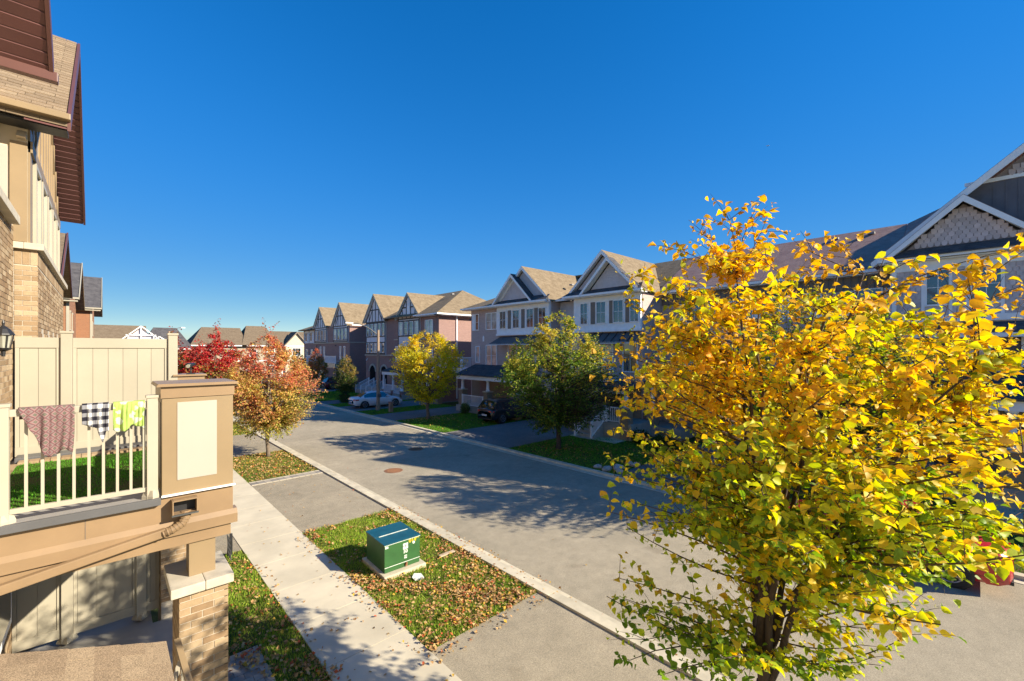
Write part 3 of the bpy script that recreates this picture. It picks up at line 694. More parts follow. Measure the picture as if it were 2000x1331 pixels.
# --- porch below
pf = thing('porch', 'concrete porch floor in dappled shade under the deck', 'porch', (0, 7, 0))
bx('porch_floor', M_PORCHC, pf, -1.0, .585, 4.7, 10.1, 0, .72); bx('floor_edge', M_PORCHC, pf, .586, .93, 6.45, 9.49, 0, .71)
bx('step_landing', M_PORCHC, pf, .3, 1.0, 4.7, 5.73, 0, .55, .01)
sr = thing('stair_railing', 'short sloping stair rail of cream metal beside the brick pier at the bottom edge', 'railing', (.6, 5.3, .7))
MB().beam((.55, 5.72, 2.27), (.63, 4.72, 1.95), .05, .045).build('hand_rail', M_BROWNT, sr)
for i in range(8):
    y = 5.62-i*.115; z = 2.24-.32*(5.72-y)
    piece('baluster', M_RAIL, sr, .575+i*.006, .597+i*.006, y-.011, y+.011, .72, z)
bx('post', M_RAIL, sr, .38, .46, 5.28, 5.36, .72, 1.95, .005); MB().beam((.42, 5.32, 1.9), (.57, 5.6, 2.1), .04, .04).build('cross_rail', M_RAIL, sr)
# small shingled porch roof close to the camera
pr_ = thing('porch_roof', 'small porch roof of tan shingles in the bottom left corner, nearest the camera', 'roof', (0, 4, 3))
def rz(x): return 2.9 + (.35-x)*.356
MB().slab([(.33, 2.2, rz(.33)-.02), (.33, 4.54, rz(.33)-.02), (-1.0, 4.54, rz(-1)-.02), (-1.0, 2.2, rz(-1)-.02)], .1).build('roof_deck', M_BROWN, pr_)
x = .36; r = 0
while x > -1.0:
    y = 4.57 - (r % 2)*.17 ; y0 = 4.57
    while y0 > 2.2:
        w = .335 if y0 < 4.57 or r % 2 == 0 else .17
        ya, yb = max(y0-w+.003, 2.2), y0
        o = bpy.data.objects.new('shingle', unit_mesh(M_SHN)); COL.objects.link(o); o.parent = pr_
        xc = x-.075; o.location = Vector((xc, (ya+yb)/2, rz(xc)+.003+random.uniform(0, .002))) - org(pr_); o.rotation_euler = (0, math.atan(.356)-.03, 0); o.scale = (.175, yb-ya, .008)
        y0 -= w
    x -= .142; r += 1

# --- own facade at the extreme left
own = thing('townhouse', 'tan brick townhouse at the left edge behind the deck, with maroon soffit overhead', 'house', (-2, 6, 0))
bx('wall', M_MORT, own, -4, -1.01, -6, 9.86, -.1, 7.2); bx('upper_wall', M_STUCC, own, -4, -1.25, -6, 9.6, 7.2, 9.2)
brick_joined('brick_course', own, east(-1.01), 7.0, 9.86, .74, 7.15, holes=[(7.6, 9.25, 1.3, 3.1)])
f = bx('window', M_WHITE, own, -1.02, -.955, 7.6, 9.25, 1.5, 3.0, .006); bx('pane', M_GLASS, f, -.954, -.95, 7.72, 9.12, 1.62, 2.9)
bx('stone_sill', M_STONE, own, -1.25, -.9, 4, 9.5, 7.12, 7.24, .012)
bx('corner_board', M_STUCC, own, -1.24, -1.2, 9.3, 9.6, 7.25, 8.7)
def rake_roof(par, X, Xb, yc, hw, ze, zp, Xw, shingle_pieces=False, mroof=None, slats=True, th=.16):
    """gable roof facing +X (the street): ridge along X; soffit slats under the overhang"""
    sl = (zp-ze)/hw
    for sgn, nm in ((-1, 'roof'), (1, 'roof')):
        a = (X-.02, yc+sgn*hw, ze); b = (X-.02, yc, zp); c = (Xb, yc, zp); d = (Xb, yc+sgn*hw, ze)
        MB().slab([a, b, c, d], th).build('roof', mroof or M_ROOF_TAN, par)
        # fascia along the rake
        MB().add([(X-.02, yc+sgn*hw, ze+.03), (X-.02, yc, zp+.03), (X-.02, yc, zp-.24), (X-.02, yc+sgn*hw, ze-.22), (X+.02, yc+sgn*hw, ze+.03), (X+.02, yc, zp+.03), (X+.02, yc, zp-.24), (X+.02, yc+sgn*hw, ze-.22)], [(0,1,2,3),(7,6,5,4),(0,4,5,1),(1,5,6,2),(2,6,7,3),(3,7,4,0)]).build('rake_fascia', M_MARFAS, par)
        if slats:
            n = int(hw*1.35/.15)
            for i in range(n):
                t0 = i/n; t1 = (i+.93)/n; mb = MB()
                ya, yb = yc+sgn*hw*(1-t0), yc+sgn*hw*(1-t1); za, zb = ze+(zp-ze)*t0-th-.02, ze+(zp-ze)*t1-th-.02
                mb.add([(Xw, ya, za), (X-.025, ya, za), (X-.025, yb, zb-.018), (Xw, yb, zb-.018), (Xw, ya, za-.02), (X-.025, ya, za-.02), (X-.025, yb, zb-.03), (Xw, yb, zb-.03)], BOXF)
                mb.build('soffit_slat', M_MAROON, par)
rake_roof(own, -.5, -5, 4.7, 3.42, 9.0, 12.1, -1.3, mroof=M_ROOF_GB)
MB().box(-1.3, -.44, 8.05, 8.16, 8.74, 8.86).build('eave_return', M_MARFAS, own, bevel=.01)
# lantern
ln = thing('wall_lantern', 'black wall lantern with frosted glass on the tan brick wall, left edge', 'lantern', (-.86, 7.7, 5.3))
MB().lathe((-.86, 7.7, 5.33), [(.015, -.1), (.02, -.04), (.06, -.02), (.07, 0)], 8).build('lower_finial', M_BLACK, ln)
MB().lathe((-.86, 7.7, 5.33), [(.05, 0.002), (.076, .15)], 6).build('glass', M_LAMPG, ln)
mb = MB()
for k in range(6):
    a = k*pi/3; mb.beam((-.86+.053*cos(a), 7.7+.053*sin(a), 5.33), (-.86+.08*cos(a), 7.7+.08*sin(a), 5.48), .011, .011)
mb.build('cage', M_BLACK, ln); MB().lathe((-.86, 7.7, 5.48), [(.096, 0), (.09, .015), (.055, .07), (.024, .095), (.01, .11), (.014, .14), (.003, .18)], 10).build('lantern_roof', M_BLACK, ln)
MB().tube([(-.99, 7.7, 5.45), (-.93, 7.7, 5.27), (-.86, 7.7, 5.25)], .012, 8).build('bracket', M_BLACK, ln)

# --- neighbour with the projecting bay and tudor gable
nb = thing('townhouse', 'tan brick neighbour house with projecting bay and half-timbered gable above the privacy fence', 'house', (-2, 13, 0))
bx('wall', M_MORT, nb, -5, -.765, 9.915, 15.55, 3.6, 6.84); bx('upper_wall', M_STUCC, nb, -5, -.86, 9.9, 15.6, 6.84, 8.9)
bx('lower_wall', M_TANF, nb, -5, -1.2, 15.6, 17.5, 0, 8.8); bx('lower_wall', M_TANF, nb, -5, -.78, 9.95, 15.5, 0, 3.6)
hl = [(10.6+i*1.05, 10.85+i*1.05, 5.42, 5.6) for i in range(5)]
brick_parts(nb, south(9.915), -1.0, -.757, 5.3, 6.6, bw=.17)
for i in range(3): fpiece('brick', M_BRK, nb, south(9.915), -1.0+i*.083, -1.0+i*.083+.075, 6.61, 6.83, -.05, .007)
brick_joined('brick_course', nb, east(-.765), 9.92, 15.55, 4.9, 6.6, holes=hl)
mb = MB(); y = 9.92
while y < 15.5:
    mb.cur = sc3(random.choice(BR), random.uniform(.9, 1.1)); mb.box(-.8, -.757, y, y+.068, 6.61, 6.83); y += .077
mb.build('soldier_course', M_BRKA, nb, kind='stuff')
bx('stone_sill', M_STONE, nb, -.9, -.69, 9.84, 15.7, 6.84, 6.94, .012); bx('stone_sill', M_STONE, nb, -1.2, -.9005, 9.84, 9.95, 6.84, 6.938, .01)
bx('brown_panel', M_BROWNT, nb, -1.04, -.862, 9.86, 9.898, 6.945, 8.45, .003); bx('cream_panel', M_CREAM, nb, -1.22, -1.06, 9.875, 9.898, 6.945, 8.35, .003)
bx('corner_board', M_BROWNT, nb, -.858, -.835, 9.9, 10.2, 6.945, 8.7)
for i in range(5):
    y0 = 10.3+i*1.05
    w = MB().box(-.858, -.80, y0, y0+.07, 6.96, 8.3).box(-.858, -.80, y0+.68, y0+.75, 6.96, 8.3).box(-.858, -.80, y0+.07, y0+.68, 8.23, 8.3).box(-.858, -.80, y0+.07, y0+.68, 6.96, 7.03).build('window', M_VINYL, nb)
    bx('pane', M_GLASSB, w, -.85, -.835, y0+.07, y0+.68, 7.03, 8.23); bx('mullion_board', M_BROWNT, nb, -.858, -.82, y0+.78, y0+.98, 6.96, 8.3)
bx('frieze_board', M_BROWNT, nb, -.858, -.81, 9.9, 15.6, 8.33, 8.5)
MB().prism(east(-.87), [(9.75, 8.5), (15.95, 8.5), (12.85, 11.35)], -.1, .0).build('gable_wall', M_STUCC, nb)
mb = MB()
for k in range(-5, 6):
    yy = 12.85+k*.5; zt = 11.3-abs(k*.5)*.9
    if zt > 8.7: mb.box(-.87, -.835, yy-.05, yy+.05, 8.5, zt)
for s_ in (-1, 1): mb.beam((-.845, 12.85+s_*.2, 10.6), (-.845, 12.85+s_*2.2, 8.6), .03, .1)
mb.build('gable_timber', M_BROWNT, nb)
rake_roof(nb, -.4, -6, 12.85, 3.4, 8.86, 11.7, -.86, mroof=M_ROOF_GB)
# shingles proud on the slope that faces the camera
sl_ = (11.75-8.68)/3.4; L = math.hypot(3.4, 2.84); ang = math.atan2(2.84, 3.4); r = 0; s = 0
cols_ = [(.23, .165, .105), (.33, .25, .16), (.28, .205, .13), (.37, .29, .19)]
while s < L-.05:
    x = -.43 + .0; x0 = x - (r % 2)*.11; first = True
    while x > -1.75:
        w = random.choice([.22, .3, .36]) if not (first and r % 2) else .15; first = False
        o = bpy.data.objects.new('shingle', unit_mesh(M_SHN)); COL.objects.link(o); o.parent = nb
        sc_ = s + .075; yy = 9.45 + sc_*cos(ang); zz = 8.86 + sc_*sin(ang)
        o.location = Vector((x-w/2, yy, zz+.008+random.uniform(0, .004))) - org(nb); o.rotation_euler = (ang-.05, 0, 0); o.scale = (w-.006, .17, .01)
        x -= w
    s += .14; r += 1
bx('gutter', M_BROWNT, nb, -1.9, -.38, 9.35, 9.46, 8.78, 8.87, .01); bx('eave_soffit', M_BLACK, nb, -1.9, -.42, 9.52, 9.86, 8.66, 8.69)  # soffit coloured black to paint the shadowed gap under the gutter

# --- further houses on the left, seen above the fence
def left_house(label, X, y0, y1, ze, zp, mroof, mwall, xw, oh=.5):
    t = thing('townhouse', label, 'house', (X-3, (y0+y1)/2, 0), group=None)
    yc = (y0+y1)/2; hw = (y1-y0)/2
    bx('wall', mwall, t, -9, xw, y0+oh, y1-oh, 0, ze-.1)
    MB().prism(east(xw-.01), [(y0+oh, ze-.1), (y1-oh, ze-.1), (yc, zp-.45)], -.15, -.0).build('gable_wall', mwall, t)
    for s_ in (-1, 1):
        MB().slab([(X, yc+s_*hw, ze), (X, yc, zp), (-9, yc, zp), (-9, yc+s_*hw, ze)], .14).build('roof', mroof, t)
        MB().beam((X+.02, yc+s_*hw, ze-.06), (X+.02, yc, zp-.06), .22, .05, up=(1, 0, 0)).build('rake_board', M_MARFAS if mroof is M_ROOF_GB else M_VINYL, t)
    bx('gutter', M_VINYL, t, -9, X+.02, y0-.12, y0, ze-.14, ze-.02)
    bx('eave_board', M_VINYL, t, -9, X-.05, y0, y0+oh, ze-.3, ze-.2)
    for k in range(2):
        for zz in (1.2, 4.3, 6.7):
            w = bx('window', M_VINYL, t, xw, xw+.05, y0+1.6+k*2.6, y0+2.8+k*2.6, zz, zz+1.4); bx('pane', M_GLASS, w, xw+.051, xw+.055, y0+1.7+k*2.6, y0+2.7+k*2.6, zz+.1, zz+1.3)
    bx('corner_trim', M_VINYL, t, xw-.12, xw+.03, y0+oh-.03, y0+oh+.1, 4, ze-.3)
    return t
left_house('third house on the left, only its tan shingled gable edge showing past the bay', -1.25, 24.2, 31.6, 8.1, 10.55, M_ROOF_GB, M_TANF, -1.9)
left_house('orange brick house with charcoal roof just right of the bay corner', -1.3, 41.5, 52.5, 8.9, 12.0, M_ROOF_DK, M_ORNG, -1.8)
left_house('farther orange brick house with charcoal roof at the end of the left row', -.25, 56.0, 69, 9.3, 12.9, M_ROOF_DK, M_ORNG, -.9)
# ---------------------------------------------------------------- right hand row of townhouses
def window(par, F, uc, v0, w, h, rows=2, cols=2, blind=False, fm=None, w0=0, fw=.07, split=0):
    fm = fm or M_WHITE; a, b = uc-w/2, uc+w/2
    m = MB(); m.fbox(F, a, a+fw, v0, v0+h, w0, w0+.06); m.fbox(F, b-fw, b, v0, v0+h, w0, w0+.06)
    m.fbox(F, a+fw, b-fw, v0+h-fw, v0+h, w0, w0+.06); m.fbox(F, a+fw, b-fw, v0, v0+fw, w0, w0+.075)
    if split:
        for k in range(1, split): q = a+w*k/split; m.fbox(F, q-.035, q+.035, v0+fw, v0+h-fw, w0, w0+.055)
    fr = m.build('window', fm, par)
    MB().fbox(F, a+fw, b-fw, v0+fw, v0+h-fw, w0+.004, w0+.018).build('pane', M_GLASSB if blind else M_GLASS, fr)
    g = MB()
    for i in range(1, cols): q = a+fw+(w-2*fw)*i/cols; g.fbox(F, q-.012, q+.012, v0+fw, v0+h-fw, w0+.019, w0+.032)
    for i in range(1, rows): q = v0+fw+(h-2*fw)*i/rows; g.fbox(F, a+fw, b-fw, q-.012, q+.012, w0+.0325, w0+.04)
    if g.v: g.build('muntin', fm, fr)
    return fr
def fb(name, mat, par, F, *a, **k): return MB().fbox(F, *a).build(name, mat, par, **k)
def gable(par, F, yc, hw, ze, zp, wf, wb, mroof, mwall, ww=0., board=None, lap=False, oh=.3, wallz=None, bh=.2):
    board = board or M_WHITE; s = (zp-ze)/hw
    for sg in (-1, 1):
        pts = [F.P(yc+sg*hw, ze, wf), F.P(yc, zp, wf), F.P(yc, zp, wb), F.P(yc+sg*hw, ze, wb)]
        MB().slab(pts, .1).build('roof', mroof, par)
        q = [(yc+sg*hw, ze-.02), (yc, zp-.02), (yc, zp-.02-bh*1.3), (yc+sg*(hw-.03), ze-.02-bh*.9)]
        MB().prism(F, q, wf-.05, wf+.012).build('rake_board', board, par)
        pts = [F.P(yc+sg*(hw-.1), ze-.12, wf-.05), F.P(yc, zp-.14, wf-.05), F.P(yc, zp-.14, ww), F.P(yc+sg*(hw-.1), ze-.12, ww)]
        MB().slab(pts, .03).build('soffit', M_WHITE, par)
    MB().prism(F, [(yc-hw+oh, ze-.08), (yc+hw-oh, ze-.08), (yc, zp-.2-.1)], ww-.1, ww).build('gable_wall', mwall, par)
    if lap:
        m = MB(); z = ze+.35
        while z < zp-.6:
            q = (zp-.45-z)/s
            if q > .1: m.prism(F, [(yc-q, z), (yc+q, z), (yc+q-.05, z+.145), (yc-q+.05, z+.145)], ww+.002, ww+.018)
            z += .16
        m.build('lap_siding', mwall, par)
def railing_run(par, p0, p1, h=.95, step=.13, mat=None, name='railing', thick=.05):
    mat = mat or M_WHITE; p0 = Vector(p0); p1 = Vector(p1); d = p1-p0; n = max(2, int(d.length/step)); up = Vector((0, 0, 1))
    m = MB(); m.beam(p0+up*h, p1+up*h, .06, .06).beam(p0+up*.08, p1+up*.08, .05, .05)
    for q in (p0, p1): m.box(q.x-.05, q.x+.05, q.y-.05, q.y+.05, q.z, q.z+h+.07)
    for i in range(1, n):
        q = p0+d*i/n; m.box(q.x-.016, q.x+.016, q.y-.016, q.y+.016, q.z+.1, q.z+h-.02)
    return m.build(name, mat, par)
def column(par, x, y, z0, zp, z1, mb_, rad=.13, pw=.27, brick=None):
    bx('pier', brick or M_TANF, par, x-pw, x+pw, y-pw, y+pw, z0, zp)
    bx('pier_cap', M_STONE, par, x-pw-.05, x+pw+.05, y-pw-.05, y+pw+.05, zp, zp+.09, .01)
    MB().lathe((x, y, zp+.09), [(rad*1.35, 0), (rad*1.35, .07), (rad, .1), (rad*.92, (z1-zp)*.6), (rad*.86, z1-zp-.2), (rad*1.25, z1-zp-.15), (rad*1.25, z1-zp-.09)], 16).build('column', M_WHITE, par, smooth=False)
def vents(par, pts):
    for x, y, z in pts: MB().prism(south(y-.15), [(x-.15, z), (x+.15, z), (x+.12, z+.14), (x-.15, z+.1)], 0, -.3).build('roof_vent', M_GREYM, par)
# unit mesh for a round-ended shingle, tip down, facing -X
sm = bpy.data.meshes.new('scallop'); pv = [(-.5, .5), (-.5, -.05), (-.36, -.36), (0, -.5), (.36, -.36), (.5, -.05), (.5, .5)]
sm.from_pydata([(-.5, a, b) for a, b in pv]+[(.5, a, b) for a, b in pv], [], [tuple(range(7)), tuple(range(13, 6, -1))]+[(i, (i+1) % 7, (i+1) % 7+7, i+7) for i in range(7)]); sm.materials.append(M_SCAL)
def scallops(par, X, inside, y0, y1, z0, z1, pieces=True, w=.2, ex=.165, keep=None):
    r = 0; z = z0; m = MB()
    while z < z1:
        y = y0 + (r % 2)*w/2
        while y < y1:
            if inside(y, z):
                if pieces and (keep is None or keep(y, z)):
                    o = bpy.data.objects.new('scallop_shingle', sm); COL.objects.link(o); o.parent = par
                    o.location = Vector((X-.012-.012*(r % 2)*0, y, z)) - org(par); o.scale = (.02, w-.022, ex*1.45); o.rotation_euler = (0, .09, 0)
                else:
                    q = sc3((.4, .34, .31), random.uniform(.88, 1.12)); m.cur = q
                    b = [(y+a*(w-.03), z+c*ex*1.4) for a, c in pv]
                    m.add([(X-.022+.012*(bb-z), aa, bb) for aa, bb in b]+[(X-.002, aa, bb) for aa, bb in b], [tuple(range(7))]+[(i, (i+1) % 7, (i+1) % 7+7, i+7) for i in range(7)])
            y += w
        z += ex; r += 1
    if m.v: o = m.build('scallop_course', M_SCALA, par); o['kind'] = 'stuff'

# ===== unit A, the big gabled house at the right edge
A = thing('townhouse', 'townhouse at the right edge with scallop shingled gables and dark board siding', 'house', (28, -3, 0))
FA = west(24.6)
bx('wall', M_SIDE, A, 24.6, 36, -10, 2.55, 0, 9.0)
gable(A, FA, .38, 2.4, 9.15, 11.35, .42, -6, M_ROOF_BR, M_SCBACK, ww=.02)
fA = lambda y, z: z > 9.55 and z < 11.35-.32-abs(y-.38)*.93
scallops(A, 24.58, fA, -1.9, 2.7, 9.62, 10.9)
MB().slab([(24.1, 2.6, 9.16), (24.58, 2.3, 9.5), (24.58, -1.6, 9.5), (24.1, -1.9, 9.16)], .05).build('pent_roof', M_ROOF_DK, A)
gable(A, FA, -2.9, 6.1, 9.15, 14.4, .05, -7, M_ROOF_BR, M_SCBACK, ww=-.5, bh=.26)
fB = lambda y, z: 14.4-.5-abs(y+2.9)*.87 > z
scallops(A, 25.07, fB, -8.5, 2.6, 12.05, 13.6, keep=lambda y, z: y > -3.2)
fb('belt', M_WHITE, A, Face((25.1, 0, 0), (0, 1, 0), (-1, 0, 0)), -6.0, .35, 11.82, 11.96, 0, .05)
y = -5.9
while y < 2.3:
    zt = min(11.8, 14.4-.55-abs(y+2.9)*.87)
    if zt > 9.4: fpiece('batten', M_BATT, A, west(25.1), y, y+.05, 9.3, zt, .012, .045)
    y += .32
MB().prism(west(25.09), [(-8, 9.2), (2.4, 9.2), (-.0, 11.8), (-5.9, 11.8)], -.01, .012).build('board_siding', M_BATT, A)
fb('gutter', M_WHITE, A, FA, -2.1, 2.95, 9.02, 9.16, .3, .45); fb('eave_soffit', M_WHITE, A, FA, -2.1, 2.9, 8.96, 9.0, 0, .3)
fb('frieze', M_WHITE, A, FA, -2.6, 2.5, 8.6, 8.955, .001, .05); fb('corner_board', M_WHITE, A, FA, 2.35, 2.5, 6.7, 8.6, .001, .05); fb('belt', M_WHITE, A, FA, -2.6, 2.55, 6.45, 6.7, .001, .09)
for a, b in ((.75, 1.42), (-.62, .15), (-2.3, -1.6)): window(A, FA, (a+b)/2, 7.1, b-a+.12, 1.5, 2, 2)
for a in (1.48, .68, .22, -.7, -1.5): fb('trim_board', M_WHITE, A, FA, a, a+.1, 6.7, 8.6, .001, .04)
scallops(A, 24.59, lambda y, z: 1.62 < y < 2.3 or -1.4 < y < -.75, -1.4, 2.3, 6.85, 8.5, w=.17)
MB().slab([(23.9, 2.5, 5.95), (24.58, 2.5, 6.4), (24.58, -3, 6.4), (23.9, -3, 5.95)], .06).build('pent_roof', M_ROOF_DK, A); fb('pent_fascia', M_WHITE, A, FA, -3, 2.55, 5.8, 5.96, .6, .72)
y = -2.9
while y < 2.4: fpiece('batten', M_BATT, A, FA, y, y+.04, 4.6, 5.8, .02, .05); y += .22
fb('board_siding', M_BATT, A, FA, -3, 2.45, 4.55, 5.8, .002, .02)
window(A, FA, .02, 4.7, .75, 1.1, 2, 2, True, w0=.05); window(A, FA, -1.6, 4.7, 1.0, 1.1, 2, 2, True, w0=.05); window(A, FA, 1.5, 4.7, .8, 1.1, 2, 2, True, w0=.05)
fb('lower_wall', M_TANF, A, FA, -10, 2.5, 0, 3.3, .001, .05)
MB().slab([(21.7, 2.2, 3.72), (24.5, 2.2, 4.5), (24.5, -8, 4.5), (21.7, -8, 3.72)], .08).build('porch_roof', M_ROOF_DK, A)
bx('porch_beam', M_WHITE, A, 21.8, 22.1, -8, 2.15, 3.3, 3.64)
for y in (-.78, -3.4, 1.9): column(A, 22.0, y, .07, 1.95, 3.3, None)
bx('porch_floor', M_PORCHC, A, 21.7, 24.55, -8, 2.2, .07, .75); fb('front_door', M_BLACK, A, FA, .3, 1.2, .76, 2.9, .05, .09); MB().cyl((24.54, -.4, 2.0), (24.5, -.4, 2.0), .35).build('round_wreath', M_WHITE, A)
fb('door_frame', M_WHITE, A, FA, .2, .3, .76, 3.0, .05, .1)
railing_run(A, (21.8, -1.2, .75), (21.8, -3.1, .75), .9)
fb('main_roof_left', M_ROOF_BR, A, FA, -10, -9.9, 9.0, 9.1, -6, 0)

# ===== units B: recessed pair with the long brown roof, mostly behind the big tree
FB = west(27.0)
for nm, lb, y0, y1 in (('b', 'recessed brick townhouse beside the scallop gabled house', 2.56, 8.2), ('c', 'recessed brick townhouse beside the white bay with brown shutters', 8.21, 14.3)):
    t = thing('townhouse', lb, 'house', (30, (y0+y1)/2, 0))
    bx('wall', M_ROSE, t, 27, 36, y0, y1, 0, 8.95)
    MB().slab([(26.45, y0, 9.18), (31.4, y0, 12.1), (31.4, y1, 12.1), (26.45, y1, 9.18)], .12).slab([(36.4, y0, 9.18), (31.4, y0, 12.1), (31.4, y1, 12.1), (36.4, y1, 9.18)], .12).build('roof', M_ROOF_BR, t)
    fb('gutter', M_WHITE, t, FB, y0, y1, 9.0, 9.14, .5, .64); fb('eave_soffit', M_WHITE, t, FB, y0, y1, 8.94, 8.98, 0, .5)
    yy = y0+.2
    while yy < y1-.2: fpiece('batten', M_BATT, t, FB, yy, yy+.05, 8.3, 8.93, .02, .05); yy += .3
    fb('board_siding', M_SHUT, t, FB, y0, y1, 8.25, 8.935, .002, .02)
    for yc in (y0+1.05, y0+3.9):
        window(t, FB, yc, 7.0, 1.1, 1.3, 2, 2); fb('shutter', M_WHITE, t, FB, yc-1.0, yc-.6, 7.0, 8.25, .021, .06); fb('shutter', M_WHITE, t, FB, yc+.6, yc+1.0, 7.0, 8.25, .021, .06)
        window(t, FB, yc, 4.2, 1.2, 1.5, 2, 2, True)
    bx('garage_door', M_WHITE, t, 26.9, 26.99, y0+.8, y0+3.4, .09, 2.4); fb('garage_lintel', M_STONE, t, FB, y0+.6, y0+3.6, 2.4, 2.6, .001, .05)
    vents(t, [(30.6, y0+1.4, 11.65), (30.6, y0+3.0, 11.65)])
    MB().slab([(24.4, y0+.3, 3.4), (26.98, y0+.3, 3.9), (26.98, y1-.2, 3.9), (24.4, y1-.2, 3.4)], .1).build('porch_roof', M_ROOF_DK, t)
    bx('porch_floor', M_PORCHC, t, 24.3, 26.9, y0+3.5, y1-.1, .07, .7); column(t, 24.7, y1-.6, .07, 1.5, 3.25, None)
# raised side of unit A's roof, hipped against the long roof
MB().slab([(26.4, 2.54, 9.2), (31.4, 2.54, 12.1), (31.4, .2, 13.1), (26.4, .2, 10.2)], .1).build('hip_roof', M_ROOF_BR, A)

# ===== unit C: twin gable, white bay with brown shutters
C_ = thing('townhouse', 'white bayed townhouse with brown shutters, right of the dark green tree', 'house', (28, 17, 0))
FC = west(24.6)
bx('wall', M_ROSE, C_, 24.6, 36, 14.31, 19.7, 0, 9.0)
gable(C_, FC, 17.2, 3.15, 9.1, 12.05, .35, -6.8, M_ROOF_TAN, M_SIDE, ww=-.02, lap=True)
gable(C_, FC, 16.5, 2.3, 9.12, 11.45, .75, -.0, M_ROOF_DK, M_SIDE, ww=.25, lap=True)
MB().slab([(23.8, 20.2, 9.12), (24.58, 19.9, 9.6), (24.58, 14.3, 9.6), (23.8, 14.0, 9.12)], .05).build('pent_roof', M_ROOF_DK, C_)
fb('gutter', M_WHITE, C_, FC, 13.95, 20.25, 8.98, 9.12, .68, .82); fb('eave_soffit', M_WHITE, C_, FC, 14.0, 20.2, 8.93, 8.97, 0, .7)
fb('bay_wall', M_WHITE, C_, FC, 14.35, 19.65, 6.7, 8.925, .001, .2); fb('bay_foot', M_WHITE, C_, FC, 14.3, 19.7, 6.55, 6.7, .001, .26)
for a, b in ((18.45, 19.0), (16.95, 17.65), (15.6, 16.3), (14.5, 15.05)): window(C_, FC, (a+b)/2, 7.1, b-a+.1, 1.5, 2, 2, w0=.2, fw=.05)
for a in (17.95, 16.45, 15.22): fb('shutter', M_SHUT, C_, FC, a-.15, a+.2, 7.1, 8.6, .2, .24)
MB().slab([(23.7, 18.7, 5.85), (24.6, 18.4, 6.5), (24.6, 14.5, 6.5), (23.7, 14.3, 5.85)], .05).build('metal_awning', M_DKGREY, C_); fb('awning_fascia', M_WHITE, C_, FC, 14.3, 18.7, 5.75, 5.86, .8, .9)
for yy in (14.9, 15.5, 16.1, 16.7, 17.3, 17.9): MB().beam((23.7, yy, 5.88), (24.6, yy, 6.53), .03, .04).build('awning_rib', M_BLACK, C_)
window(C_, FC, 17.2, 4.0, 1.5, 1.7, 2, 2, True, split=2); window(C_, FC, 15.2, 3.9, 1.1, 1.9, 2, 2)
railing_run(C_, (23.3, 19.4, 3.5), (23.3, 16.2, 3.5), 1.0); bx('balcony_floor', M_WHITE, C_, 23.2, 24.58, 16.1, 19.5, 3.3, 3.5)
MB().slab([(21.9, 19.6, 3.15), (24.58, 19.6, 3.3), (24.58, 14.0, 3.3), (21.9, 14.0, 3.15)], .15).build('porch_roof', M_ROOF_DK, C_)
bx('porch_beam', M_WHITE, C_, 22.1, 22.35, 14.1, 19.5, 2.75, 2.99)
bx('porch_floor', M_PORCHC, C_, 22.1, 24.58, 13.6, 17.6, .07, 1.0); bx('porch_base', M_TANF, C_, 22.15, 24.5, 13.7, 17.5, .0, .9)
for i in range(5): bx('step', M_PORCHC, C_, 21.95-.3*i, 22.099-.3*i+.15, 15.5, 16.6, .07, 1.0-.18*(i+1)+.02)
railing_run(C_, (22.1, 16.65, 1.0), (20.8, 16.65, .15), .9); railing_run(C_, (22.1, 15.45, 1.0), (20.8, 15.45, .15), .9)
railing_run(C_, (22.2, 15.35, 1.0), (22.2, 14.4, 1.0), .9); railing_run(C_, (22.2, 17.5, 1.0), (22.2, 16.75, 1.0), .9)
column(C_, 22.3, 14.05, .07, 1.9, 2.75, None); column(C_, 22.3, 17.9, .07, 1.9, 2.75, None)
fb('entry_wall', M_TANF, C_, FC, 14.4, 17.6, 1.0, 3.0, .002, .04); fb('front_door', M_BLACK, C_, FC, 15.9, 16.7, 1.0, 3.0, .04, .09)
np_ = MB().cyl((24.55, 15.45, 2.75), (24.52, 15.45, 2.75), .16, n=20).build('house_number_plate', M_WHITE, C_)
mb = MB().prism(FC, [(15.1, 2.75), (15.45, 2.52), (15.8, 2.75), (15.45, 2.98)], .042, .05); mb.build('number_plate_back', M_BLACK, C_)
fb('garage_door', M_SIDE, C_, FC, 17.9, 19.5, .09, 2.4, .002, .05)
MB().cyl((29.5, 15.4, 10.3), (29.5, 15.4, 10.95), .05).build('vent_pipe', M_BLACK, C_); vents(C_, [(29.2, 15.6, 10.55), (28.7, 15.2, 10.15)])
# main roof behind
MB().slab([(27.2, 14.3, 9.6), (31.4, 14.3, 12.1), (31.4, 21.0, 12.1), (27.2, 21.0, 9.6)], .12).slab([(36.4, 14.3, 9.2), (31.4, 14.3, 12.1), (31.4, 21, 12.1), (36.4, 21, 9.2)], .12).build('rear_roof', M_ROOF_TAN, C_)

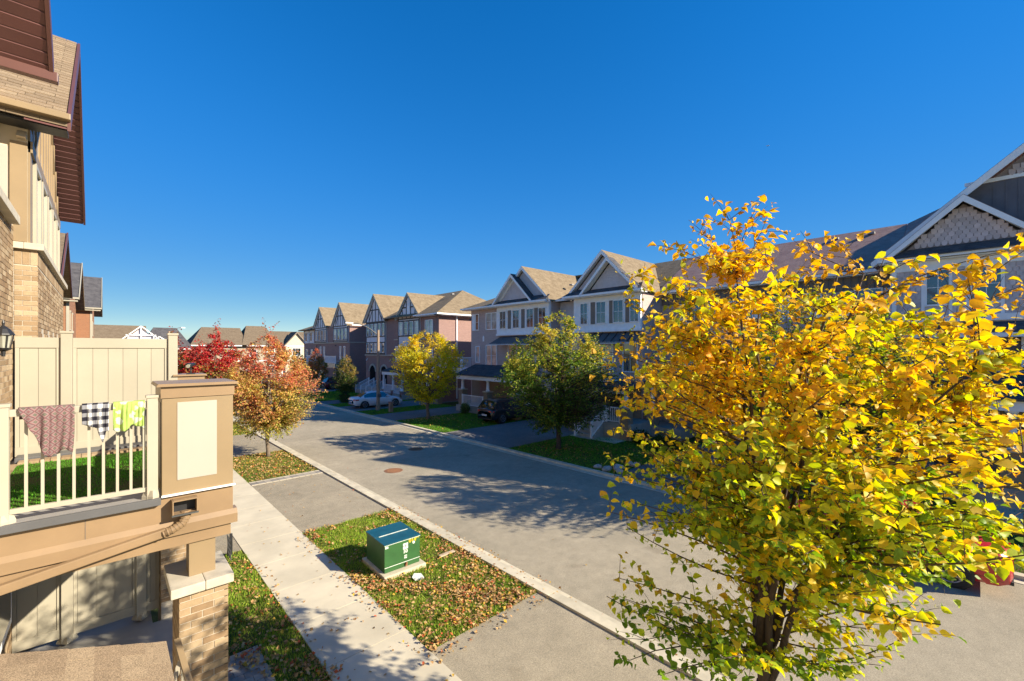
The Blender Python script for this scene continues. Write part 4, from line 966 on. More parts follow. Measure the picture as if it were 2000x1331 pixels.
# ===== unit D: gable and brick corner with hipped roof
D_ = thing('townhouse', 'rose brick corner townhouse with columned porch, left of the dark green tree', 'house', (28, 27, 0))
bx('wall', M_ROSE, D_, 24.6, 36, 21.95, 31.8, 0, 9.0); bx('side_wall', M_SIDE, D_, 25.6, 34, 19.71, 21.94, 0, 9.0)
gable(D_, FC, 24.9, 3.1, 9.1, 12.05, .3, -6.8, M_ROOF_TAN, M_SIDE, ww=-.02, lap=True)
gable(D_, FC, 25.7, 2.4, 9.12, 11.5, .75, 0, M_ROOF_DK, M_SIDE, ww=.25, lap=True)
MB().slab([(23.8, 28.3, 9.12), (24.58, 28.0, 9.6), (24.58, 22.1, 9.6), (23.8, 21.8, 9.12)], .05).build('pent_roof', M_ROOF_DK, D_)
MB().slab([(25.0, 22.0, 9.15), (27.5, 22.0, 9.9), (27.5, 19.7, 9.9), (25.0, 19.7, 9.15)], .08).build('link_roof', M_ROOF_DK, D_); fb('link_gutter', M_WHITE, D_, west(25.0), 19.7, 22.0, 9.0, 9.14, .0, .12)
fb('gutter', M_WHITE, D_, FC, 21.8, 28.3, 8.98, 9.12, .68, .82); fb('eave_soffit', M_WHITE, D_, FC, 21.9, 28.3, 8.93, 8.97, 0, .7)
# hipped left end
hp = [(23.9, 27.6, 9.1), (23.9, 32.4, 9.1), (31.2, 27.8, 12.1), (31.2, 25.0, 12.1), (26.5, 25.0, 10.1)]
MB().slab(hp, .1).slab([(23.9, 32.4, 9.1), (36.5, 32.4, 9.1), (31.2, 27.8, 12.1)], .1).slab([(31.2, 21, 12.1), (31.2, 27.8, 12.1), (36.5, 32.4, 9.1), (36.5, 21, 9.1)], .1).build('hip_roof', M_ROOF_TAN, D_)
fb('gutter', M_WHITE, D_, FC, 28.35, 32.4, 8.98, 9.1, .7, .82); fb('eave_soffit', M_WHITE, D_, FC, 28.3, 32.3, 8.93, 8.97, 0, .7)
fb('bay_wall', M_WHITE, D_, FC, 22.0, 28.0, 6.7, 8.925, .001, .2); fb('bay_foot', M_WHITE, D_, FC, 21.95, 28.05, 6.55, 6.7, .001, .26)
for yc in (27.2, 25.6, 24.0, 22.7): window(D_, FC, yc, 7.1, .8, 1.5, 2, 2, w0=.2, fw=.05)
for yc in (26.4, 24.8, 23.35): fb('shutter', M_SHUT, D_, FC, yc-.18, yc+.18, 7.1, 8.6, .2, .24)
window(D_, FC, 28.9, 7.1, 1.5, 1.5, 2, 2, True, split=2); window(D_, FC, 30.9, 7.1, .5, 1.5, 2, 1); fb('shutter', M_WHITE, D_, FC, 31.2, 31.6, 7.1, 8.6, .001, .05)
window(D_, FC, 28.9, 3.9, 1.5, 1.9, 2, 2, True, split=2); window(D_, FC, 30.8, 4.2, .6, 1.5, 1, 1, True); window(D_, FC, 26.2, 4.0, 1.1, 1.8, 2, 2, True); window(D_, FC, 24.2, 4.0, 1.4, 1.8, 2, 2, True, split=2)
MB().prism(FC, [(29.9, 6.1), (30.1, 6.1), (30.1, 6.5), (30.0, 6.62), (29.9, 6.5)], .001, .04).build('wall_vent', M_WHITE, D_)
MB().slab([(23.5, 28.0, 5.85), (24.6, 27.7, 6.5), (24.6, 22.7, 6.5), (23.5, 22.4, 5.85)], .05).build('metal_awning', M_DKGREY, D_); fb('awning_fascia', M_WHITE, D_, FC, 22.4, 28.0, 5.75, 5.86, 1.0, 1.1)
MB().slab([(22.3, 31.2, 3.25), (24.58, 31.2, 4.05), (24.58, 23.2, 4.05), (22.3, 23.2, 3.25)], .08).build('porch_roof', M_ROOF_DK, D_)
bx('porch_beam', M_WHITE, D_, 22.4, 22.68, 23.3, 31.1, 2.85, 3.18); bx('porch_ceiling', M_WHITE, D_, 22.7, 24.55, 23.3, 31.1, 2.95, 3.0)
column(D_, 22.75, 30.6, .07, 1.9, 2.85, None); column(D_, 22.75, 27.2, .07, 1.9, 2.85, None); column(D_, 22.75, 23.8, .07, 1.9, 2.85, None)
bx('porch_floor', M_PORCHC, D_, 22.4, 24.58, 26.9, 31.1, .07, .6); railing_run(D_, (22.5, 30.3, .6), (22.5, 27.5, .6), .9)
fb('garage_door', M_WHITE, D_, FC, 23.6, 26.3, .09, 2.5, .002, .05); fb('front_door', M_PURP, D_, FC, 29.6, 30.5, .6, 2.7, .002, .06); fb('entry_wall', M_TANF, D_, FC, 26.4, 31.7, .0, 2.9, .0, .0015)
vents(D_, [(27.8, 22.6, 10.6), (28.5, 30.5, 10.7), (29.1, 29.9, 10.95)])
MB().slab([(27.8, 19.7, 9.9), (31.4, 19.7, 12.1), (31.4, 22, 12.1), (27.8, 22, 9.9)], .1).build('link_ridge_roof', M_ROOF_TAN, D_)
# balcony on the gap between D and E
bal = thing('balcony', 'white railed balcony with brown panels over the drive between brick corner house and timbered block', 'balcony', (24, 33.5, 3.3))
bx('balcony_floor', M_WHITE, bal, 23.6, 27.5, 31.85, 36.8, 3.2, 3.55); railing_run(bal, (23.7, 36.7, 3.55), (23.7, 33.0, 3.55), 1.1); railing_run(bal, (23.7, 31.95, 3.55), (27, 31.95, 3.55), 1.1)
bx('panel_post', M_WHITE, bal, 23.6, 23.8, 32.0, 33.0, 3.56, 4.75); bx('brown_panel', M_SHUT, bal, 23.57, 23.598, 32.15, 32.85, 3.7, 4.6); column(bal, 23.8, 36.0, .07, 1.9, 3.2, None, rad=.16)

# ===== timbered block
def tudor(par, F, yc, hw, ze, zp, wb, zlow, wins, zb=None, wf=.35, mroof=None, ww=.12, diag=True):
    """half-timbered bay: stucco field from zlow to the gable, timbers, tall windows"""
    b0, b1 = yc-hw+.45, yc+hw-.45; s = (zp-ze)/hw
    gable(par, F, yc, hw, ze, zp, wf, wb, mroof or M_ROOF_TAN, M_STUC, ww=ww, board=M_VINYL, oh=.42)
    fb('stucco_bay', M_STUC, par, F, b0, b1, zlow, ze-.06, .001, ww)
    m = MB(); t = .065; e = ww+.03
    def V(u, v0, v1): m.fbox(F, u-t, u+t, v0, v1, ww+.001, e)
    def Hz(v, u0, u1): m.fbox(F, u0, u1, v-t, v+t, ww+.001, e+.008)
    V(b0+t, zlow, ze); V(b1-t, zlow, ze); Hz(ze-.08, b0, b1); Hz(zlow+.06, b0, b1)
    n = int((b1-b0)/.8)
    for k in range(1, n):
        u = b0+(b1-b0)*k/n; top = ze+(hw-abs(u-yc))*s-.45
        V(u, ze, top)
        if diag and k in (1, n-1):
            sg = 1 if k == 1 else -1; m.beam(F.P(u, ze+.05, ww+.02), F.P(u+sg*(b1-b0)/n, ze+1.4, ww+.02), .1, .03, up=tuple(F.n))
    z2 = ze+(zp-ze)*.42; q = hw*(1-.42)-.4; Hz(z2, yc-q, yc+q)
    for v0, v1, k in wins:
        Hz(v0-.08, b0, b1); Hz(v1+.08, b0, b1)
        for i in range(k):
            u = b0+(b1-b0)*(i+.5)/k; window(par, F, u, v0, (b1-b0)/k-.34, v1-v0, 2, 1, w0=ww, blind=(i+k) % 3 == 1, fw=.05); 
            if i: V(b0+(b1-b0)*i/k, v0-.05, v1+.05)
    m.build('timber', M_TIMB, par)
E1 = thing('townhouse', 'half-timbered townhouse with a pair of arched doorways behind the lamp pole', 'house', (28, 50, 0))
bx('wall', M_PURP, E1, 24.6, 36, 46.4, 53.9, 0, 9.0)
tudor(E1, FC, 50.95, 3.05, 8.9, 12.3, -6.5, 4.8, [(7.1, 8.6, 5), (5.0, 6.2, 5)], wf=.45)
fb('stringcourse', M_STONE, E1, FC, 46.4, 53.9, 4.65, 4.8, .001, .18)
def arch(par, F, uc, v0, w, h):
    pts = [(uc-w/2, v0)]+[(uc-w/2*cos(a), v0+h-w/2+w/2*sin(a)) for a in [i*pi/10 for i in range(11)]]+[(uc+w/2, v0)]
    MB().prism(F, pts, .001, .03).build('doorway', M_DARK, par)
    m = MB(); r0, r1 = w/2+.02, w/2+.24; c = v0+h-w/2
    for i in range(10):
        a, b = i*pi/10+.02, (i+1)*pi/10-.02
        m.prism(F, [(uc-r0*cos(a), c+r0*sin(a)), (uc-r1*cos(a), c+r1*sin(a)), (uc-r1*cos(b), c+r1*sin(b)), (uc-r0*cos(b), c+r0*sin(b))], .001, .07)
    m.build('arch_stones', M_STONE, par)
arch(E1, FC, 51.95, .9, 1.5, 2.5); arch(E1, FC, 48.9, .9, 1.5, 2.5)
bx('stair', M_PORCHC, E1, 22.7, 24.59, 48.2, 52.8, .0, .55); bx('stair', M_PORCHC, E1, 23.3, 24.59, 48.3, 52.7, .551, .9)
for yy in (52.6, 51.2, 49.7, 48.2): railing_run(E1, (24.4, yy, .9), (22.7, yy, .1), .95)
for yy in (53.4, 50.4, 47.2): MB().tube([(24.57, yy, 4.3), (24.5, yy, 4.1), (24.4, yy, 4.05)], .05).build('gooseneck_light', M_WHITE, E1)
E2 = thing('townhouse', 'half-timbered townhouse with the smaller gable and hipped brick end', 'house', (28, 42, 0))
bx('wall', M_PURP, E2, 24.6, 36, 37.1, 46.39, 0, 9.0)
tudor(E2, FC, 42.9, 2.75, 8.9, 11.7, -5.5, 3.6, [(7.0, 8.5, 4), (4.0, 5.6, 4)], diag=False)
fb('attic_window', M_WHITE, E2, FC, 42.6, 43.2, 9.3, 10.2, .121, .17)
for k, yc in enumerate((45.8, 46.9)): pass
window(E2, FC, 38.9, 7.0, 1.5, 1.5, 2, 2, True, split=2); window(E2, FC, 38.9, 4.0, 1.5, 1.6, 2, 2, True, split=2); window(E2, FC, 45.6, 4.0, .9, 1.8, 2, 1, True)
fb('stringcourse', M_STONE, E2, FC, 37.1, 46.39, 6.5, 6.62, .001, .06)
MB().slab([(24.0, 36.5, 9.1), (36.6, 36.5, 9.1), (30.6, 41.2, 12.35)], .12).slab([(24.0, 36.5, 9.1), (30.6, 41.2, 12.35), (30.6, 48, 12.35), (24.0, 48, 9.1)], .12).slab([(36.6, 36.5, 9.1), (36.6, 54, 9.1), (30.6, 54, 12.35), (30.6, 41.2, 12.35)], .12).slab([(30.6, 48, 12.35), (30.6, 54, 12.35), (24.8, 54, 9.3), (24.8, 48, 9.3)], .12).build('hip_roof', M_ROOF_TAN, E2)
MB().box(23.9, 24.02, 36.45, 41, 8.92, 9.06).box(23.9, 36.6, 36.35, 36.48, 8.92, 9.06).build('gutter', M_WHITE, E2); bx('eave_soffit', M_WHITE, E2, 24.0, 36, 36.5, 37.1, 8.86, 8.9)
bx('drain_pipe', M_WHITE, E2, 26.7, 26.82, 36.98, 37.09, .3, 8.86)
fb('soffit_front', M_WHITE, E2, FC, 36.5, 40.6, 8.86, 8.9, 0, .6)
vents(E2, [(28.6, 40.4, 11.6)]); bx('garage_door', M_WHITE, E2, 24.5, 24.59, 38, 41, .09, 2.5)
MB().slab([(22.9, 46.3, 3.0), (24.58, 46.3, 3.5), (24.58, 41.5, 3.5), (22.9, 41.5, 3.0)], .08).build('porch_roof', M_ROOF_DK, E2); bx('porch_beam', M_WHITE, E2, 22.95, 23.2, 41.6, 46.2, 2.6, 2.95)
for yy in (46.0, 43.8, 41.8): column(E2, 23.1, yy, .07, .9, 2.6, None, brick=M_PURP, pw=.2)
railing_run(E2, (23.0, 45.8, .6), (23.0, 42.0, .6), .9); bx('porch_floor', M_PORCHC, E2, 22.9, 24.58, 41.5, 46.3, .07, .6)
def E_unit(label, y0, y1, yc, hw, zp, extra=True, ww=.12):
    t = thing('townhouse', label, 'house', (28, yc, 0))
    bx('wall', M_PURP, t, 24.6, 35, y0, y1, 0, 8.95)
    tudor(t, FC, yc, hw, 8.85, zp, -7, 6.5, [(6.85, 8.4, 4)], wf=.4, ww=ww)
    fb('stringcourse', M_STONE, t, FC, y0, y1, 6.36, 6.5, .001, .14)
    for u in (yc-1.2, yc+.3): window(t, FC, u, 4.0, .6, 1.9, 2, 1, True)
    fb('garage_door', M_WHITE, t, FC, yc-1.5, yc+1.2, .09, 2.5, .001, .05)
    bx('balcony_floor', M_VINYL, t, 23.0, 24.59, yc-1.9, yc+2.2, 2.9, 3.5); railing_run(t, (23.1, yc+2.1, 3.5), (23.1, yc-1.8, 3.5), 1.0); bx('balcony_support', M_PURP, t, 23.1, 23.5, yc-1.9, yc-1.5, 0, 2.9)
    fb('sill_course', M_STONE, t, FC, y0, y1, 3.7, 3.8, .001, .06)
    MB().tube([(24.57, yc+1.8, 6.0), (24.45, yc+1.8, 6.05), (24.4, yc+1.8, 5.9)], .05).build('wall_light', M_BLACK, t)
    return t
t = E_unit('half-timbered townhouse with blank dark brick side wall beyond the gap in the block', 59.0, 65.8, 61.95, 3.0, 12.15); bx('drain_pipe', M_WHITE, t, 27.2, 27.32, 58.88, 58.99, .3, 8.8); bx('gutter', M_WHITE, t, 24.7, 32, 58.5, 58.62, 8.75, 8.88)
bx('side_course', M_STONE, t, 24.62, 35, 58.94, 58.99, 6.36, 6.5); vents(t, [(28.4, 60.3, 10.55)])
t = E_unit('half-timbered townhouse second from the far end of the dark block', 65.81, 73.0, 69.7, 2.9, 12.05); vents(t, [(28.4, 68.2, 10.6)])
t = thing('townhouse', 'narrow end townhouse with low hipped roof, far left end of the dark block', 'house', (28, 75.5, 0))
bx('wall', M_PURP, t, 24.8, 35, 73.01, 78.5, 0, 8.6); fb('stucco_bay', M_STUC, t, west(24.8), 73.4, 78.3, 6.5, 8.55, .001, .1)
MB().slab([(24.0, 72.8, 8.7), (24.0, 79.1, 8.7), (29.5, 75.9, 10.9), (29.5, 72.9, 10.9)], .12).slab([(24.0, 79.1, 8.7), (35.5, 79.1, 8.7), (29.5, 75.9, 10.9)], .12).build('hip_roof', M_ROOF_TAN, t)
for yc in (74.6, 77.0): window(t, west(24.8), yc, 6.8, 1.1, 1.5, 2, 2, w0=.1); window(t, west(24.8), yc, 4.0, .9, 1.5, 2, 1, True); fb('timber', M_TIMB, t, west(24.8), yc+.95, yc+1.1, 6.5, 8.55, .101, .13)
fb('lower_stucco', M_VINYL, t, west(24.8), 73.4, 78.3, 1.2, 3.4, .001, .08)
# ===== low distant row closing the street
FD = south(92.0)
def far_house(label, x0, x1, ze, zp, mwall, gab=None, hip=True, hl=True, hr=True, y0=92.0, mroof=None, back=10):
    t = thing('townhouse', label, 'house', ((x0+x1)/2, y0+5, 0)); F = south(y0); mr = mroof or M_ROOF_GB
    bx('wall', mwall, t, x0, x1, y0, y0+back, 0, ze)
    h = min(3.5, (x1-x0)*.3) if hip else 0; ym = y0+back/2; ha = h if hl else 0; hb = h if hr else 0
    MB().slab([(x0-.4, y0-.5, ze+.1), (x1+.4, y0-.5, ze+.1), (x1+.4-hb, ym, zp), (x0-.4+ha, ym, zp)], .15).slab([(x0-.4, y0+back+.5, ze+.1), (x1+.4, y0+back+.5, ze+.1), (x1+.4-hb, ym, zp), (x0-.4+ha, ym, zp)], .15).slab([(x0-.4, y0-.5, ze+.1), (x0-.4, y0+back+.5, ze+.1), (x0-.4+ha, ym, zp)], .15).slab([(x1+.4, y0-.5, ze+.1), (x1+.4, y0+back+.5, ze+.1), (x1+.4-hb, ym, zp)], .15).build('roof', mr, t)
    fb('gutter', M_WHITE, t, F, x0-.4, x1+.4, ze-.12, ze+.04, .5, .62)
    n = max(1, int((x1-x0)/2.8))
    for i in range(n):
        u = x0+(x1-x0)*(i+.5)/n
        window(t, F, u, ze-2.0, 1.3, 1.3, 1, 2, fw=.09); 
        if i % 2 == 0: fb('garage_door', M_WHITE, t, F, u-1.2, u+1.2, .1, 2.3, .01, .06)
        else: window(t, F, u, .9, 1.1, 1.6, 1, 1)
    fb('belt', M_WHITE, t, F, x0, x1, ze-2.9, ze-2.75, .001, .06)
    if gab:
        for gx, ghw, gz in gab: gable(t, F, gx, ghw, ze, gz, 1.0, -3, mr, M_STUCC, ww=.6, bh=.22, board=M_SHUT); fb('projection', M_STUCC, t, F, gx-ghw+.4, gx+ghw-.4, 0, ze, .001, .6); window(t, F, gx, ze-1.9, 1.6, 1.5, 2, 3, w0=.6)
    return t
far_house('cream and brown townhouse closing the street, leftmost above the maples', 11.0, 18.6, 6.2, 9.6, M_CREAMB, y0=84+8, hr=False)
far_house('townhouse with broad hipped roof in the middle of the row closing the street', 18.61, 24.6, 6.2, 10.1, M_CREAMB, None)
far_house('cream gabled townhouse at the right of the row closing the street, near the dark block', 24.61, 31, 6.2, 9.2, M_STUCC, [(27.5, 2.4, 9.0)], hip=False)
far_house('pale townhouse with twin windows, last one before the dark timbered block', 31.01, 42, 6.0, 9.3, M_STUCC, hip=False)
far_house('brown roofed low house peeking above the privacy fence, right of the charcoal roof', -9, 4.6, 5.6, 9.4, M_CREAMB, y0=90, mroof=M_ROOF_GB, hip=False)
t = far_house('charcoal roofed house with white open gable frame peeking above the privacy fence', 4.61, 10.4, 5.6, 9.2, M_CREAMB, y0=90, mroof=M_ROOF_DK)
gf = MB(); F9 = south(88.6)
for a, b in (((1.6, 7.0), (4.4, 9.6)), ((7.2, 7.0), (4.4, 9.6)), ((1.8, 7.4), (7.0, 7.4)), ((4.4, 7.0), (4.4, 9.6)), ((2.9, 7.4), (2.9, 8.1)), ((5.9, 7.4), (5.9, 8.1)), ((2.6, 8.2), (6.2, 8.2)), ((5.4, 7.0), (6.6, 8.0)), ((6.6, 8.0), (8.0, 7.0))):
    gf.beam(F9.P(a[0]-.3, a[1]-.5, 0), F9.P(b[0]-.3, b[1]-.5, 0), .13, .13, up=(0, 1, 0))
gf.build('gable_frame', M_WHITE, t); MB().prism(F9, [(1.6, 6.4), (6.6, 6.4), (4.1, 8.8)], -1.4, -.3).build('gable_wall', M_SIDE, t)
# ---------------------------------------------------------------- utility box
ub = thing('utility_box', 'dark green electrical transformer box with yellow digits on the boulevard grass', 'utility box', (5.15, 9.8, .06), rotz=radians(-1.5))
def L(mb, name, mat, **k): return mb.build(name, mat, ub, local=True, **k)
L(MB().box(-.52, .55, -.66, .6, -.1, .10), 'concrete_pad', M_KERB, bevel=.02)
L(MB().box(-.44, .46, -.5, .5, .10, .74), 'cabinet', M_GRBOX, bevel=.008)
L(MB().box(-.445, .465, -.506, -.5005, .235, .735), 'front_door', M_GRBOX, bevel=.002)
L(MB().box(-.445, .465, -.51, -.505, .215, .228), 'door_seam', M_LABELW); L(MB().box(-.45, .47, -.515, -.505, .728, .742), 'lid_edge', M_LABELW)
L(MB().box(-.46, .48, -.52, .52, .742, .765), 'lid', M_GRTOP, bevel=.006)
L(MB().box(-.36, .39, -.03, -.012, .765, .775), 'lid_hinge', M_LABELW)
L(MB().box(-.46, .48, .0, .52, .7652, .774), 'lid_rear_half', M_GRTOP, bevel=.003)
L(MB().cyl((.1, -.506, .19), (.1, -.55, .19), .022).box(.075, .125, -.53, -.506, .12, .2), 'padlock', M_RUST)
L(MB().box(.02, .15, -.5085, -.507, .52, .66), 'white_sticker', M_LABELW); L(MB().box(-.43, -.35, -.5085, -.507, .66, .71), 'small_sticker', M_LABELW)
L(MB().cyl((.3, -.5065, .62), (.3, -.509, .62), .034, n=20), 'round_sticker', M_LABELW); L(MB().box(.05, .12, -.5085, -.507, .3, .38), 'lower_sticker', M_LABELW)
def text(s, size, loc, mat, name, parent, rot=(radians(90), 0, 0), ext=.001):
    c = bpy.data.curves.new('txt', 'FONT'); c.body = s; c.size = size; c.extrude = ext; c.align_x = 'CENTER'; c.align_y = 'CENTER'; c.offset = size*.03
    o = bpy.data.objects.new('txt', c); COL.objects.link(o); bpy.context.view_layer.update()
    me = bpy.data.meshes.new_from_object(o.evaluated_get(bpy.context.evaluated_depsgraph_get())); bpy.data.objects.remove(o)
    me.materials.clear(); me.materials.append(mat); q = bpy.data.objects.new(name, me); COL.objects.link(q); q.parent = parent; q.location = loc; q.rotation_euler = rot
    return q
text('0149', .13, (.30, -.508, .685), M_LABELY, 'yellow_digits', ub); text('50', .11, (.085, -.508, .465), M_LABELW, 'white_digits', ub); text('L2', .055, (.085, -.5095, .345), M_LABELK, 'dark_print', ub); text('\u2014 0 \u2014', .07, (.085, -.5095, .6), M_LABELK, 'dark_print', ub)
# small litter and stones beside the box
o = MB().box(6.15, 6.6, 9.2, 9.3, .1, .135).build('wood_offcut', M_WOOD, None, bevel=.008); setp(o, 'short pale board lying in the grass right of the green utility box', 'board')
o = MB().add([(5.12, 8.68, .1), (5.34, 8.64, .1), (5.36, 8.82, .13), (5.22, 8.9, .15), (5.12, 8.82, .12)], [(0, 1, 2, 3, 4)]).build('paper_scrap', M_LABELW, None); setp(o, 'crumpled white paper scrap in the grass in front of the green utility box', 'paper'); m_ = o.modifiers.new('t', 'SOLIDIFY'); m_.thickness = .01
for i in range(11):
    x = 15.85+random.uniform(-.05, .9) if i < 8 else 16.6+i*.1; y = 10.55+random.uniform(-.1, .35)+(i % 4)*.28*(x < 16.2)
    bm = bmesh.new(); bmesh.ops.create_icosphere(bm, subdivisions=2, radius=random.uniform(.11, .2))
    for v in bm.verts: v.co *= 1+.18*math.sin(v.co.x*23+i)+random.uniform(-.06, .06); v.co.z *= .7
    me = bpy.data.meshes.new('rock'); bm.to_mesh(me); bm.free(); me.materials.append(M_ROCK); o = bpy.data.objects.new('rock', me); COL.objects.link(o); o.location = (x, y, .13)
    setp(o, 'pale rounded rock in the heap at the corner of the shaded lawn by the kerb', 'rock', 'rocks edging the shaded lawn')
sg = thing('garden_screen', 'small dark iron lattice screen beside the sidewalk behind the brick pier', 'screen', (2.35, 13.0, .06))
MB().box(2.32, 2.38, 13.0, 13.04, .06, .62).build('post', M_BLACK, sg)
m = MB()
for i in range(6): m.beam((2.28, 12.6+i*.07, .1), (2.28, 12.75+i*.07, .6), .012, .012).beam((2.28, 12.75+i*.07, .1), (2.28, 12.6+i*.07, .6), .012, .012)
m.build('lattice', M_BLACK, sg)
# ---------------------------------------------------------------- street lamps
def street_lamp(label, x, y, h, arm, n=8):
    t = thing('street_lamp', label, 'street lamp', (x, y, 0), group='street lamps')
    MB().lathe((x, y, 0), [(.21, 0), (.21, .5), (.16, .55), (.145, 3), (.105, h)], 14).build('pole', M_POLE, t, smooth=False)
    d = Vector(arm); pts = []
    for i in range(9):
        k = i/8; pts.append(Vector((x, y, h-.5)) + d*(k*.85) + Vector((0, 0, (1-(1-k)**2)*1.05)))
    MB().tube(pts, [.05-.018*i/8 for i in range(9)], 8).build('arm', M_DKGREY, t); e = pts[-1]; dn = d.normalized()
    s = dn.cross(Vector((0, 0, 1)))
    MB().add([e-s*.06-dn*.05+Vector((0,0,-.04)), e+s*.06-dn*.05+Vector((0,0,-.04)), e+s*.13+dn*.6+Vector((0,0,-.03)), e-s*.13+dn*.6+Vector((0,0,-.03)), e-s*.05-dn*.05+Vector((0,0,.06)), e+s*.05-dn*.05+Vector((0,0,.06)), e+s*.09+dn*.55+Vector((0,0,.08)), e-s*.09+dn*.55+Vector((0,0,.08))], BOXF).build('lamp_head', M_WHITE, t, bevel=.02)
    MB().box(x-.17, x+.17, y-.24, y-.14, 1.2, 1.5).build('access_plate', M_DKGREY, t)
    return t
street_lamp('tall weathered lamp pole with curved arm in front of the timbered houses', 17.5, 35.9, 7.1, (-2.3, .9, 0))
street_lamp('distant lamp post whose arm shows above the privacy fence at left', 5.6, 66, 7.6, (1.6, 2.2, 0))
pb = thing('utility_pedestal', 'small brown utility pedestal on the narrow lawn beside the lamp pole', 'pedestal', (17.9, 34.2, 0)); bx('body', M_POLE, pb, 17.65, 17.95, 34.0, 34.3, 0, .85, .03); bx('cap', M_PURP, pb, 17.62, 17.98, 33.97, 34.33, .85, .95, .02)

# ---------------------------------------------------------------- cars
def loft(stations, smooth=True):
    pass
def car(label, paint, x, y, rot, kind='sedan', group='parked cars', Lc=4.75, W=1.84, Hc=1.45, light_blue=False):
    """rear points to local -x; nose to +x"""
    t = thing('parked_car', label, 'car', (x, y, .085 if x > 15.7 else .0), rotz=rot, group=group)
    h = Lc/2; w = W/2; B = lambda mb, n, m, par=None, **k: mb.build(n, m, par or t, local=True, **k)
    if kind == 'sedan':   # (x, underside, shoulder height, top, half width)
        S = [(-h, .42, .62, .74, .62), (-h+.06, .3, .8, .92, .78), (-h+.22, .24, .9, 1.0, .88), (-h+.75, .2, .93, 1.02, .97), (-h+1.4, .2, .92, 1.0, 1), (-.3, .19, .9, .97, 1), (.6, .19, .88, .95, 1), (h-1.35, .2, .84, .93, 1), (h-.8, .21, .78, .86, .97), (h-.3, .24, .66, .74, .88), (h-.07, .28, .5, .6, .74), (h, .36, .46, .5, .62)]
        G = [(-h+.55, 1.0, .66), (-h+1.25, Hc-.06, .56), (-h+1.75, Hc, .56), (.0, Hc+.01, .57), (.45, Hc-.03, .57), (h-1.3, .93, .68)]
    else:
        S = [(-h, .5, .72, .86, .74), (-h+.05, .34, .9, 1.02, .88), (-h+.2, .28, .98, 1.08, .95), (-h+.75, .26, 1.02, 1.1, .99), (-.3, .25, 1.0, 1.06, 1), (.6, .25, .98, 1.05, 1), (h-1.3, .26, .97, 1.05, 1), (h-.8, .27, .92, 1.0, .97), (h-.3, .3, .82, .92, .88), (h-.07, .34, .62, .72, .74), (h, .42, .5, .56, .62)]
        G = [(-h+.12, 1.05, .84), (-h+.5, Hc-.08, .76), (-h+.9, Hc, .74), (.0, Hc+.02, .74), (.35, Hc-.03, .72), (h-1.25, 1.04, .8)]
    # refine stations
    SS = []
    for a, b in zip(S[:-1], S[1:]):
        for k in range(3): SS.append(tuple(p+(q-p)*k/3 for p, q in zip(a, b)))
    SS.append(S[-1]); wh_x = (-h+.95, h-.9); R = .33 if kind == 'sedan' else .37
    m = MB(); rows = []
    for s in SS:
        xx, zb, zs, zt, k = s; hw_ = w*k
        arch = max([math.sqrt(max(0, (R+.07)**2-(xx-q)**2)) for q in wh_x]); za = max(zb, arch+R-.02) if arch > 0 else zb; za = min(za, zs-.1)
        zm = za+(zs-za)*.5
        pr = [(0, zb), (hw_*.8, zb), (hw_*.97, za+.03), (hw_*1.0, zm), (hw_*.985, zs-.04), (hw_*.93, zs+.02), (hw_*.8, zt-.01), (0, zt+.03)]
        rows.append([(xx, a, b) for a, b in pr] + [(xx, -a, b) for a, b in pr[-2:0:-1]])
    n = len(rows[0]); vs = [p for r in rows for p in r]
    fs = [(i*n+k, i*n+(k+1) % n, (i+1)*n+(k+1) % n, (i+1)*n+k) for i in range(len(rows)-1) for k in range(n)] + [tuple(range(n)), tuple(range((len(rows)-1)*n+n-1, (len(rows)-1)*n-1, -1))]
    m.add(vs, fs); B(m, 'body', paint, smooth=True)
    # cabin
    GS = []
    for a, b in zip(G[:-1], G[1:]):
        for k in range(2): GS.append(tuple(p+(q-p)*k/2 for p, q in zip(a, b)))
    GS.append(G[-1]); zbelt = .95 if kind == 'sedan' else 1.03
    rows = []
    for xx, zr, k in GS:
        zr = max(zr, zbelt+.01); wb = w*.9; f = (zr-zbelt)/(Hc-zbelt); wt = wb+(w*k-wb)*f*1.0
        pr = [(wb, zbelt-.02), (wb+(wt-wb)*.85, zbelt+(zr-zbelt)*.82), (wt, zr-.045*f), (wt-.14, zr-.004), (0, zr+.018*f)]
        rows.append([(xx, a, b) for a, b in pr]+[(xx, -a, b) for a, b in pr[-2::-1]])
    n = len(rows[0]); pm, gm, rg = MB(), MB(), MB(); flat = [p for r in rows for p in r]
    pm.add(flat, []); nI = len(rows)-1
    for i in range(nI):
        for k in range(n-1):
            f = (i*n+k, i*n+k+1, (i+1)*n+k+1, (i+1)*n+k)
            side = k in (0, n-2); slope_r = i < 2; slope_f = i >= nI-2; top = k in (3, 4) 
            q = [flat[j] for j in f]
            if (slope_r or slope_f) and k in (2, 3, 4, 5): (rg).add(q, [(0, 1, 2, 3)])
            elif side and 2 <= i < nI-2: gm.add(q, [(0, 1, 2, 3)])
            elif side and i in (1, nI-2): gm.add(q, [(0, 1, 2, 3)])
            else: pm.f.append(f); pm.c.append(None); pm.m.append(0)
    B(pm, 'roof', paint, smooth=True); 
    for sgn, gg in ((1, MB()), (-1, MB())):
        for f in gm.f:
            q = [gm.v[j] for j in f]
            if q[0][1]*sgn > 0: gg.add(q, [(0, 1, 2, 3)])
        B(gg, 'side_window', M_CARGL)
    for nm, tst in (('rear_window', lambda v: v < 0), ('windscreen', lambda v: v >= 0)):
        gg = MB()
        for f in rg.f:
            q = [rg.v[j] for j in f]
            if tst(q[0][0]): gg.add(q, [(0, 1, 2, 3)])
        B(gg, nm, M_CARGL, smooth=True)
    pl = MB()
